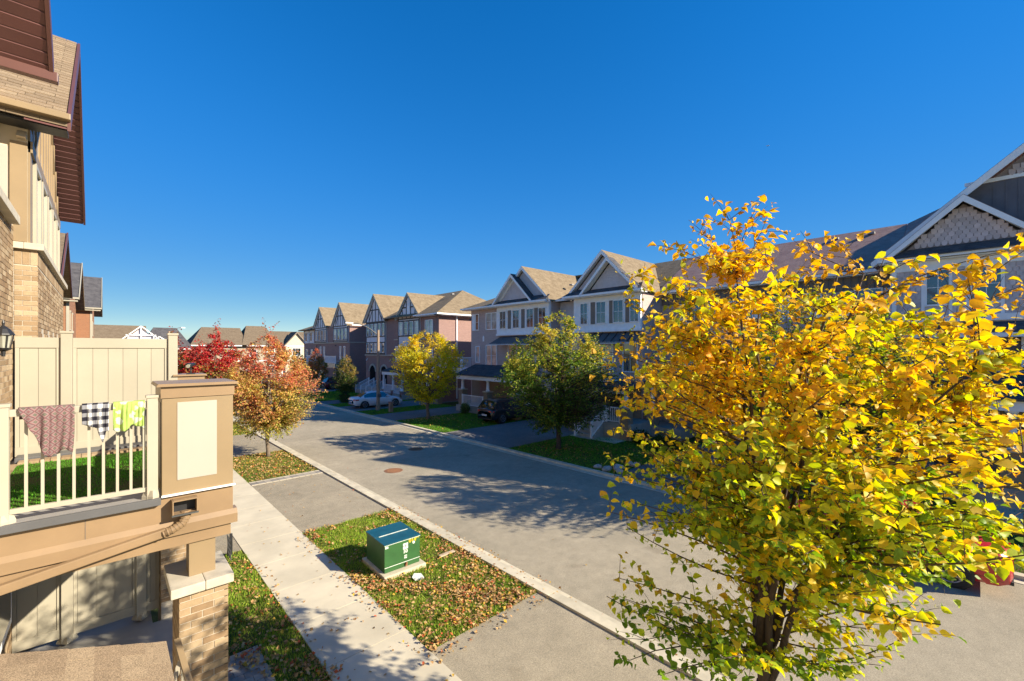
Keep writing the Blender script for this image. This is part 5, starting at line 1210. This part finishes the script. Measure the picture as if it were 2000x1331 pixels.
    for sgn in (-1, 1):
        pl.box(-.25, -.19, sgn*w*.86-.012, sgn*w*.86+.012, zbelt, zbelt+.05) 
        for xx in (-.2,): pl.beam((xx, sgn*w*.915, zbelt-.01), (xx-.02, sgn*w*.72 if kind == 'sedan' else sgn*w*.83, Hc-.13), .02, .07)
    B(pl, 'door_pillar', M_BLACK)
    for q in wh_x:
        for sgn in (-1, 1):
            yy = sgn*(w-.12); wt = MB().tube([(q, yy-.11, R), (q, yy-.09, R), (q, yy+.09, R), (q, yy+.11, R)], [R*.9, R, R, R*.9], 24); wo = B(wt, 'wheel', M_RUBBER, smooth=False)
            rim = MB().cyl((q, yy+sgn*.06, R), (q, yy+sgn*.108, R), R*.64, R*.66, 20); B(rim, 'rim_well', M_BLACK, wo)
            sp = MB()
            for k in range(7):
                a = 2*pi*k/7; sp.beam((q, yy+sgn*.115, R), (q+R*.62*cos(a), yy+sgn*.115, R+R*.62*sin(a)), .035, .02, up=(0, 1, 0))
            sp.tube([(q+R*.62*cos(a), yy+sgn*.113, R+R*.62*sin(a)) for a in [2*pi*k/20 for k in range(21)]], .016, 6); B(sp, 'rim', M_CHROME, wo)
            # dark arch lining
            al = MB().tube([(q, sgn*(w*.55), R), (q, sgn*(w*.93), R)], R+.06, 20); B(al, 'wheel_well', M_BLACK)
    for sgn in (-1, 1):
        z0 = .72 if kind == 'sedan' else .82
        B(MB().box(-h+.0, -h+.2, sgn*w*.62-.13, sgn*w*.62+.13, z0, z0+.13), 'tail_light', M_TAIL, bevel=.03); B(MB().box(-h+.1, -h+.42, sgn*(w*.86)-.07, sgn*(w*.86)+.055, z0+.01, z0+.12), 'tail_light', M_TAIL, bevel=.03)
        B(MB().box(h-.45, h-.1, sgn*w*.72-.14, sgn*w*.72+.1, .6, .7), 'headlight', M_CHROME, bevel=.03)
        B(MB().box(.62, .78, sgn*(w+.03)-.1, sgn*(w+.03)+.1, zbelt, zbelt+.13), 'mirror', paint, bevel=.03)
    B(MB().box(-h-.012, -h+.05, -.26, .26, .56, .68), 'number_plate', M_PLATE); B(MB().box(-h-.005, -h+.2, -w*.72, w*.72, .3, .38), 'rear_bumper_strip', M_BLACK, bevel=.02)
    return t
car('white sedan parked on the driveway behind the lamp pole, tail towards the road', M_CWHITE, 18.55, 38.45, radians(-2))
car('black suv parked in front of the columned porch, tail towards the road', M_CBLACK, 22.1, 24.1, radians(2), 'suv', Lc=4.7, W=1.9, Hc=1.68)
car('dark red suv in the shade behind the small conical tree up the street', M_CDRED, 24.0-.6, 59.6, radians(0), 'suv', Lc=4.4, W=1.85, Hc=1.68)
car('bright red car parked at the right kerb, half hidden under the big yellow tree', M_CRED, 14.72, 1.82, radians(90), 'sedan', Lc=4.7, W=1.85, Hc=1.45)
# airliner, tiny in the sky
ap = thing('airplane', 'tiny white airplane high in the blue sky at upper right', 'airplane', (0, 0, 0)); d = 1500; t_ = 500/850
P = Vector((.683*d+.7304*t_*d, .7304*d-.683*t_*d, 5.3+400/850*d)); ap.location = P; ap.rotation_euler = (0, 0, radians(-60))
MB().tube([(-6, 0, 0), (-5, 0, 0), (3.5, 0, 0), (6, 0, -.1)], [.15, .6, .65, .15], 10).build('fuselage', M_WHITE, ap, local=True)
MB().add([(1.5, 0, -.2), (-.5, 6, 0), (-1.6, 6, 0), (-1, 0, -.2), (-.5, -6, 0), (-1.6, -6, 0), (1.5, 0, -.35), (-.5, 6, -.1), (-1.6, 6, -.1), (-1, 0, -.35), (-.5, -6, -.1), (-1.6, -6, -.1)], [(0, 1, 2, 3), (0, 3, 5, 4), (6, 9, 8, 7), (6, 10, 11, 9), (0, 6, 7, 1), (0, 4, 10, 6)]).build('wing', M_WHITE, ap, local=True)
MB().box(-5.8, -4.6, -.08, .08, .2, 2).box(-5.8, -4.9, -1.8, 1.8, .3, .4).build('tail_fin', M_WHITE, ap, local=True)
# ---------------------------------------------------------------- trees
LF_V = [(0, 0, 0), (-.3, .22, .05), (-.36, .45, .09), (-.2, .75, .03), (0, 1, -.1), (.2, .75, .03), (.36, .45, .09), (.3, .22, .05), (0, .3, -.01), (0, .65, -.03)]
LF_F = [(0, 8, 1), (1, 8, 2), (2, 8, 9), (2, 9, 3), (3, 9, 4), (4, 9, 5), (5, 9, 6), (6, 9, 8), (6, 8, 7), (7, 8, 0)]
SF_V = [(0, 0, 0), (-.36, .45, .1), (0, 1, -.08), (.36, .45, .1)]; SF_F = [(0, 2, 1), (0, 3, 2)]
def bez(a, b, c, n): return [a*(1-t)**2+b*(2*t*(1-t))+c*t*t for t in [i/n for i in range(n+1)]]
def tree(label, base, h, fork, prof, ctr_off, pal, ntwig, nleaf, leaf, tr, bark, nlimb=7, seed=1, group=None, parts=0, extra=(), shoots=0, droop=.35, big=False, rise=.35, leafmat=None, leader=True, wind=(0, 0, 0), tw=.008, cat='tree', sunfade=None, name='tree', stemup=1.0, lf_start=.25, inner=.45, lean=(0, 0), voids=0):
    """prof: [(height fraction of crown, radius)] from crown bottom (fork side) to the top"""
    r = random.Random(seed); g = np.random.default_rng(seed)
    t = thing(name, label, cat, base, group=group); B0 = Vector(base); zc0 = prof[0][2]; zc1 = h
    zs = np.array([p[0] for p in prof]); rs = np.array([p[1] for p in prof])
    def R(f): return float(np.interp(f, zs, rs))
    cx, cy = ctr_off
    wood = MB(); limbs = []
    def wob(pts, k):
        return [p+Vector((r.uniform(-k, k), r.uniform(-k, k), 0)) if 0 < i < len(pts)-1 else p for i, p in enumerate(pts)]
    F0 = B0+Vector((0, 0, fork)); trunk = [B0+Vector((0, 0, -.1)), B0+Vector((.02, 0, .3)), B0+Vector((r.uniform(-.04, .04), r.uniform(-.04, .04), fork*.6)), F0]
    tm = MB().tube(trunk, [tr*1.45, tr*1.08, tr*.98, tr*.92], 12)
    if leader:
        top = Vector((B0.x+cx, B0.y+cy, B0.z+zc0+(zc1-zc0)*.93)); L = wob(bez(F0, (F0+top)/2+Vector((r.uniform(-.2, .2), r.uniform(-.2, .2), 0)), top, 10), .04)
        tm.tube(L, [tr*.92*(1-i/10)**.8+.012 for i in range(11)], 9); limbs.append((L, [tr*.92*(1-i/10)**.8+.012 for i in range(11)]))
    tm.build('trunk', bark, t, smooth=True)
    for k in range(nlimb):
        a = 2*pi*k/nlimb+r.uniform(-.3, .3); f = r.uniform(.45, .95); rad = R(f)*r.uniform(.45, .85)
        tip = Vector((B0.x+cx+rad*cos(a), B0.y+cy+rad*sin(a), B0.z+zc0+(zc1-zc0)*f)); st = F0+Vector((0, 0, r.uniform(-.25, .35) if not leader else r.uniform(0, (tip.z-F0.z)*.5)))
        if leader: 
            q = min(limbs[0][0], key=lambda p: abs(p.z-st.z)); st = q.copy()
        mid = st.lerp(tip, .45)+Vector((0, 0, (tip-st).length*.06*stemup)) ; mid.x = st.x+(tip.x-st.x)*(.3 if not leader else .45); mid.y = st.y+(tip.y-st.y)*(.3 if not leader else .45)
        P = wob(bez(st, mid, tip, 9), .045); r0 = tr*(.5 if not leader else .32)*r.uniform(.8, 1.1); rr = [r0*(1-i/9)**.9+.007 for i in range(10)]
        wood.tube(P, rr, 7); limbs.append((P, rr))
    nodes = [(p, rr[i]) for P, rr in limbs for i, p in enumerate(P) if i > 0]
    NP = np.array([tuple(p) for p, _ in nodes]); NR = np.array([q for _, q in nodes])
    targets = []
    fs = np.linspace(0, 1, 60); wgt = np.interp(fs, zs, rs)**1.6; wgt /= wgt.sum()
    for i in range(ntwig):
        f = g.choice(fs, p=wgt)+g.uniform(-.01, .01); a = g.uniform(0, 2*pi); q = g.uniform(inner**2, 1)**.5*R(f)*(1+.09*sin(3*a+seed)+.07*sin(7*a+f*9))
        lk = max(0, f-.45)
        T_ = Vector((B0.x+cx+lean[0]*lk+q*cos(a), B0.y+cy+lean[1]*lk+q*sin(a), B0.z+zc0+(zc1-zc0)*f))
        if voids and sin(T_.x*2.7+seed)*cos(T_.y*2.9)+sin(T_.z*3.3+T_.x*1.7) < -1.35+voids: continue
        targets.append(T_)
    targets += [Vector(e) for e in extra]
    for i in range(shoots):
        a = r.uniform(0, 2*pi); q = R(.9)*r.uniform(.0, .9); targets.append(Vector((B0.x+cx+q*cos(a), B0.y+cy+q*sin(a), B0.z+h*1.0+r.uniform(.1, .75))))
    LP, LD, LS, TW = [], [], [], MB()
    for i, T in enumerate(targets):
        sh = i >= len(targets)-shoots
        d = NP-np.array(tuple(T)); dist = np.sqrt((d**2).sum(1)); below = T.z-NP[:, 2]
        cost = dist + np.where(below < dist*rise, (dist*rise-below)*1.5, 0)
        j = int(cost.argmin()); S = Vector(NP[j]); Ln = (T-S).length
        mid = S.lerp(T, .5)+Vector((r.uniform(-.16, .16), r.uniform(-.16, .16), r.uniform(-.12, .2)))*Ln
        P = bez(S, mid, T, 5); r0 = min(NR[j]*.7, tw*(1+Ln)); TW.tube(P, [r0*(1-k/6)+.0015 for k in range(6)], 4 if not big else 5, cap=False)
        if big:   # side twigs
            subs = [P]
            for s_ in range(3+int(max(0, Ln-.7)*3) if not sh else 1):
                k = r.uniform(.2, 1.0); q = P[min(5, int(k*5+.5))]; dr = (T-S).normalized(); sd = Vector((r.uniform(-1, 1), r.uniform(-1, 1), r.uniform(-.3, .6))).normalized()
                e = q+(dr*.6+sd*.8).normalized()*r.uniform(.18, .42); sp = bez(q, q.lerp(e, .5)+Vector((0, 0, .03)), e, 3); TW.tube(sp, [.004, .003, .0025, .0015], 4, cap=False); subs.append(sp)
        else: subs = [P]
        tot = nleaf if not sh else max(4, nleaf//2)
        for si, sp in enumerate(subs):
            m_ = tot if len(subs) == 1 else (int(tot//2*max(1, Ln/.9)) if si == 0 else tot//5); st_ = lf_start if si == 0 else .1
            for k in range(m_):
                u = st_+(1-st_)*(k+r.random())/m_; x = u*(len(sp)-1); a = min(int(x), len(sp)-2); p = sp[a].lerp(sp[a+1], x-a); tn = (sp[a+1]-sp[a]).normalized()
                sd = tn.cross(Vector((0, 0, 1))); sd = sd.normalized() if sd.length > .01 else Vector((1, 0, 0)); sd = sd*(1 if k % 2 else -1)
                LP.append(tuple(p)); LD.append(tuple(tn*.45+sd*r.uniform(.3, 1)+Vector((0, 0, -droop*r.uniform(.3, 2.2)))+Vector(wind)+Vector((r.uniform(-.4, .4), r.uniform(-.4, .4), r.uniform(-.4, .4))))); LS.append(1)
    wood.build('limbs', bark, t, smooth=True); TW.build('twigs', bark, t, kind='stuff')
    LP = np.array(LP, 'f'); LD = np.array(LD, 'f'); n = len(LP); LD /= np.linalg.norm(LD, axis=1)[:, None]
    jit = .06 if big else .10; LP = LP+g.normal(0, jit*.5, (n, 3)).astype('f')
    nrm = np.array([0, 0, 1.])+g.normal(0, .75, (n, 3)); X = np.cross(LD, nrm); X /= np.linalg.norm(X, axis=1)[:, None]; Z = np.cross(X, LD)
    s = leaf*g.uniform(.45, 1.3, n); s *= np.where(g.random(n) < .1, .6, 1); M = np.stack([X*(s*g.uniform(.8, 1.15, n))[:, None], LD*s[:, None], Z*s[:, None]*g.uniform(.3, 4.0, n)[:, None]], 2)
    # autumn colours, in the dark street tree also painted light: patches by branch, later palette tones towards the crown's top
    f = (LP[:, 2]-B0.z-zc0)/(zc1-zc0); sp = np.sin(LP[:, 0]*2.3+seed)*np.cos(LP[:, 1]*1.9)+np.sin(LP[:, 2]*2.9+LP[:, 0]*1.3)
    q = np.clip(f*.75+sp*.14+g.normal(.12, .2, n), 0, .999); pal = np.array(pal, 'f'); k = (q*len(pal)).astype(int); c = pal[k]*g.uniform(.7, 1.28, (n, 1)); 
    if parts:
        cam_p = np.array((0, 0, H)); dd = np.linalg.norm(LP-cam_p, axis=1)/s; fwd = (LP[:, 0]*.683+LP[:, 1]*.7304); lat = LP[:, 0]*.7304-LP[:, 1]*.683
        vis = (np.abs(lat/np.maximum(fwd, .1)) < 1.15) & (fwd > .3); up = (LP[:, 2]-H)/np.maximum(fwd, .1); vis &= (up > -.74) & (up < .75)
        dd = np.where(vis, dd, 1e9); idx = np.argsort(dd)[:parts]; rest = np.ones(n, bool); rest[idx] = False
        tpl = []
        for pi_, pc in enumerate(pal):
            me = bpy.data.meshes.new('leaf'); me.from_pydata(LF_V, [], LF_F); me.materials.append(leafmat or M_LEAF); me.polygons.foreach_set('use_smooth', [True]*len(LF_F))
            at = me.attributes.new('Col', 'FLOAT_COLOR', 'POINT'); at.data.foreach_set('color', np.tile(np.array([*pc, 1], 'f'), (len(LF_V), 1)).ravel()); tpl.append(me)
        for i in idx:
            o = bpy.data.objects.new('leaf', tpl[k[i]]); COL.objects.link(o); o.parent = t
            mt = Matrix([[float(M[i][a][b]) for b in range(3)] for a in range(3)]).to_4x4(); mt.translation = Vector([float(v) for v in LP[i]])-org(t); o.matrix_local = mt
        LP, M, c = LP[rest], M[rest], c[rest]
    np_mesh('crown', LF_V if big else SF_V, LF_F if big else SF_F, M, LP, c, leafmat or (M_LEAF if big else M_LEAFS), t, smooth=big)
    return t
YG = (.56, .58, .04); YE = (.84, .6, .04); OR = (.82, .46, .04); GN = (.18, .3, .03); LG = (.46, .56, .04); DG = (.07, .13, .025)
# the big tree in front, on the boulevard by the left kerb
Rv = Vector((.7304, -.683, 0)); Fv = Vector((.683, .7304, 0))
def near(px, py, d): k = (px-1000)/850*d; p = Fv*d+Rv*k; return (p.x, p.y, H+(685-py)/850*d)
ex = [near(*a) for a in [a_ for a_ in [(1185, 1165, 4.9), (1210, 1130, 4.8), (1240, 1180, 4.9), (1280, 1215, 4.8), (1320, 1240, 4.7), (1230, 1290, 4.7), (1330, 1310, 4.6), (1400, 1290, 4.5), (1190, 1000, 5.0), (1225, 1030, 5), (1200, 930, 5.0), (1180, 745, 5.2), (1215, 760, 5.0), (1200, 690, 5.1), (1235, 600, 5.1),
     (1830, 1180, 4.6), (1780, 1240, 4.6), (1720, 1300, 4.5), (1700, 1230, 4.6), (1640, 1310, 4.5), (1560, 1290, 4.6), (1660, 1190, 4.6), (1810, 1130, 4.6), (1400, 1180, 4.6), (1440, 1230, 4.5), (1300, 1180, 4.7), (1260, 1250, 4.7), (1350, 1270, 4.6), (1220, 1170, 4.7), (1370, 1220, 4.5), (1290, 1320, 4.5), (1620, 1240, 4.5), (1680, 1260, 4.5), (1740, 1180, 4.5), (1790, 1200, 4.5), (1580, 1180, 4.4), (1640, 1150, 4.4), (1720, 1150, 4.5), (1500, 1180, 4.0), (1460, 1120, 4.1), (1540, 1120, 4.0), (1500, 1060, 3.9), (1420, 1060, 4.1), (1600, 1080, 4.2), (1580, 1330, 4.5), (1440, 1320, 4.4), (1500, 1290, 4.2), (1230, 980, 4.9), (1270, 1000, 4.8), (1320, 1010, 4.7), (1990, 960, 4.6), (1940, 900, 4.6), (1985, 640, 4.5), (1960, 540, 4.5), (1900, 560, 4.6), (1985, 490, 4.6), (1930, 520, 4.7), (1870, 590, 4.7), (1820, 610, 4.7), (1990, 600, 4.5), (1760, 1120, 4.6), (1700, 1080, 4.5)] if not (a_[0] > 1820 and a_[1] > 1000)]]
shoots_px = [(1490, 390, 5.2), (1415, 410, 5.1), (1345, 430, 5.1), (1445, 440, 5.2), (1500, 420, 5.3), (1380, 470, 5.0), (1285, 480, 5.0), (1550, 470, 5.3), (1615, 465, 5.2), (1210, 530, 5.0), (1270, 540, 5), (1330, 500, 5.1), (1500, 480, 5.2), (1430, 500, 5.0), (1470, 520, 5.0), (1560, 520, 5.1)]
ex += [near(*a) for a in shoots_px]
rr_ = random.Random(99)
ex += [(4.25+rr_.uniform(-.6, .6), .35+rr_.uniform(-.55, .6), rr_.uniform(3.6, 6.0)) for _ in range(20)]
tree('big yellow and lime leaved tree in the right foreground, tallest thing in the picture', (5.5, 1.68, .06), 6.5, 1.45,
     [(0, .6, 2.2), (.12, 1.0), (.3, 1.85), (.5, 2.15), (.7, 1.75), (.86, 1.15), (1, .35)], (.33, -.31), [GN, LG, YG, YE, YG, YE, OR, YE, OR], 640, 38, .088, .07, M_BARKD, nlimb=13, seed=11, parts=300, extra=ex, shoots=0, droop=.35, big=True, leader=False, wind=(.3, -.26, .1), name='yellow_tree', stemup=2, inner=.2, tw=.0045, lean=(-1.1, 1.03), voids=.72, lf_start=.06)
# trees along the street
T2P = [DG, GN, LG, (.5, .42, .05), (.6, .4, .06)]
tree('dark olive street tree on the right, hidden behind the big yellow tree', (16.9, 3.6, .06), 7.3, 1.7, [(0, 1.0, 1.3), (.25, 3.0), (.55, 3.6), (.8, 2.6), (1, .6)], (0, 0), T2P, 1300, 26, .11, .11, M_BARKD, nlimb=10, seed=3, group='street trees', leader=False, name='street_tree', rise=.5, droop=.1)
tree('dark green street tree with sunlit top coloured gold in front of the balcony houses', (17.6, 15.2, .06), 7.25, 1.5, [(0, 1.5, 1.0), (.2, 3.0), (.45, 3.5), (.68, 2.8), (.88, 1.5), (1, .4)], (0, 0), [(.1, .18, .03), (.1, .18, .03), (.18, .28, .04), (.36, .42, .06), (.62, .56, .1), (.7, .55, .1)], 1300, 28, .115, .12, M_BARKD, nlimb=11, seed=5, group='street trees', leader=False, name='street_tree', rise=.55, droop=.1)  # palette puts the shaded lower half and sunlit top into the leaf colours
tree('round golden yellow street tree in front of the timbered block, right of the lamp pole', (18.1, 28.8, .06), 6.75, 1.3, [(0, 1.0, 1.2), (.2, 2.2), (.45, 2.9), (.7, 2.85), (.88, 1.9), (1, .6)], (0, 0), [(.5, .56, .05), (.7, .7, .06), (.85, .74, .05), (.9, .7, .05), (.88, .6, .05)], 1000, 26, .12, .12, M_BARK, nlimb=11, seed=8, group='street trees', leader=False, name='street_tree', rise=.6, droop=.1)
MP = [(.42, .42, .08), (.6, .5, .12), (.74, .5, .15), (.78, .42, .18), (.74, .32, .16), (.72, .2, .14)]
MR = [(.3, .3, .05), (.48, .34, .08), (.5, .1, .06), (.62, .06, .06), (.66, .04, .06), (.62, .14, .1)]
tree('orange and olive maple on the boulevard past the near driveway', (5.86, 23.9, .06), 6.2, 1.45, [(0, .9, .95), (.2, 2.0), (.42, 2.45), (.62, 2.1), (.82, 1.2), (1, .15)], (0, 0), MP, 1200, 30, .095, .085, M_BARK, nlimb=14, seed=21, group='maples along the left kerb', name='maple_tree', droop=.2, shoots=3, rise=.4)
tree('scarlet maple behind the orange one, above the far deck pillar', (5.2, 33.2, .06), 6.5, 1.3, [(0, 1.1, 1.0), (.2, 2.4), (.42, 2.9), (.62, 2.3), (.82, 1.2), (1, .2)], (0, 0), MR, 1000, 28, .13, .09, M_BARK, nlimb=13, seed=22, group='maples along the left kerb', name='maple_tree', droop=.2, shoots=4, rise=.4)
tree('olive and pink maple just right of the privacy fence post', (3.3, 36.5, .06), 6.3, 1.3, [(0, 1.1, 1.0), (.2, 2.2), (.42, 2.6), (.62, 2.0), (.82, 1.1), (1, .2)], (0, 0), [(.25, .28, .05), (.4, .36, .07), (.48, .34, .09), (.55, .2, .12), (.6, .1, .09)], 700, 22, .15, .09, M_BARK, nlimb=12, seed=23, group='maples along the left kerb', name='maple_tree', droop=.2, shoots=3, rise=.4)
tree('red topped maple farther up the left kerb, beyond the orange maple', (5.8, 46.5, .06), 6.0, 1.3, [(0, 1.0, 1.0), (.25, 2.1), (.5, 2.3), (.8, 1.2), (1, .2)], (0, 0), MR, 500, 18, .17, .09, M_BARK, nlimb=10, seed=24, group='maples along the left kerb', name='maple_tree', droop=.2, shoots=2, rise=.4)
tree('small conical tree with dark green foot and golden top behind the white sedan', (18.2, 44.6, .06), 4.9, .9, [(0, .9, .8), (.25, 1.45), (.5, 1.3), (.8, .75), (1, .12)], (0, 0), [DG, DG, (.12, .17, .04), (.38, .3, .08), (.55, .33, .1)], 420, 18, .12, .07, M_BARK, nlimb=9, seed=31, group='small conical trees', name='conical_tree', rise=.3)
tree('small conical tree turning pink, farthest of the two along the right kerb', (18.6, 54.4, .06), 5.6, 1.1, [(0, .9, 1.0), (.25, 1.5), (.5, 1.35), (.8, .8), (1, .12)], (0, 0), [(.18, .22, .05), (.3, .3, .06), (.5, .28, .09), (.58, .22, .1), (.6, .18, .12)], 420, 18, .13, .07, M_BARK, nlimb=9, seed=32, group='small conical trees', name='conical_tree', rise=.3)
tree('little yellow tree at the end of the street in front of the cream houses', (23.2, 76.2, .06), 5.4, 1.2, [(0, .8, 1.0), (.3, 1.6), (.6, 1.5), (1, .2)], (0, 0), [(.3, .34, .04), (.6, .5, .04), (.72, .55, .04)], 300, 16, .17, .08, M_BARK, nlimb=8, seed=33, name='yellow_tree')
tree('dark evergreen shrub beside the little yellow tree at the end of the street', (25.0, 76.5, .06), 4.0, .5, [(0, .9, .3), (.4, 1.2), (1, .2)], (0, 0), [(.02, .04, .015), (.04, .06, .02)], 260, 16, .16, .08, M_BARKD, nlimb=8, seed=34, name='evergreen_shrub', cat='shrub')
def shrub(label, x, y, h, r_, pal, seed, n=110): tree(label, (x, y, .05), h, .15, [(0, r_*.8, .12), (.5, r_), (1, r_*.4)], (0, 0), pal, n, 14, .09, .03, M_BARKD, nlimb=6, seed=seed, name='shrub', cat='shrub', tw=.004, leader=False)
shrub('rusty red shrub at the foot of the timbered house stairs', 22.3, 53.4, 1.5, .8, [(.3, .06, .03), (.45, .12, .05), (.2, .1, .03)], 41)
shrub('low evergreen shrub between the porch steps and the recessed houses', 22.0, 13.0, .8, .6, [DG, (.05, .1, .02)], 42)
shrub('spiky green plant on the edge of the columned porch garden', 21.8, 29.0, .9, .5, [(.12, .2, .05), (.2, .3, .08)], 43)
shrub('dark leafy shrub under the garage side of the dark green tree lawn', 21.5, 11.2, .9, .9, [DG, (.05, .1, .02), (.12, .18, .04)], 44)
shrub('low dark shrub beneath the small conical tree behind the white sedan', 17.6, 43.4, 1.1, .7, [DG, (.03, .06, .02)], 45)
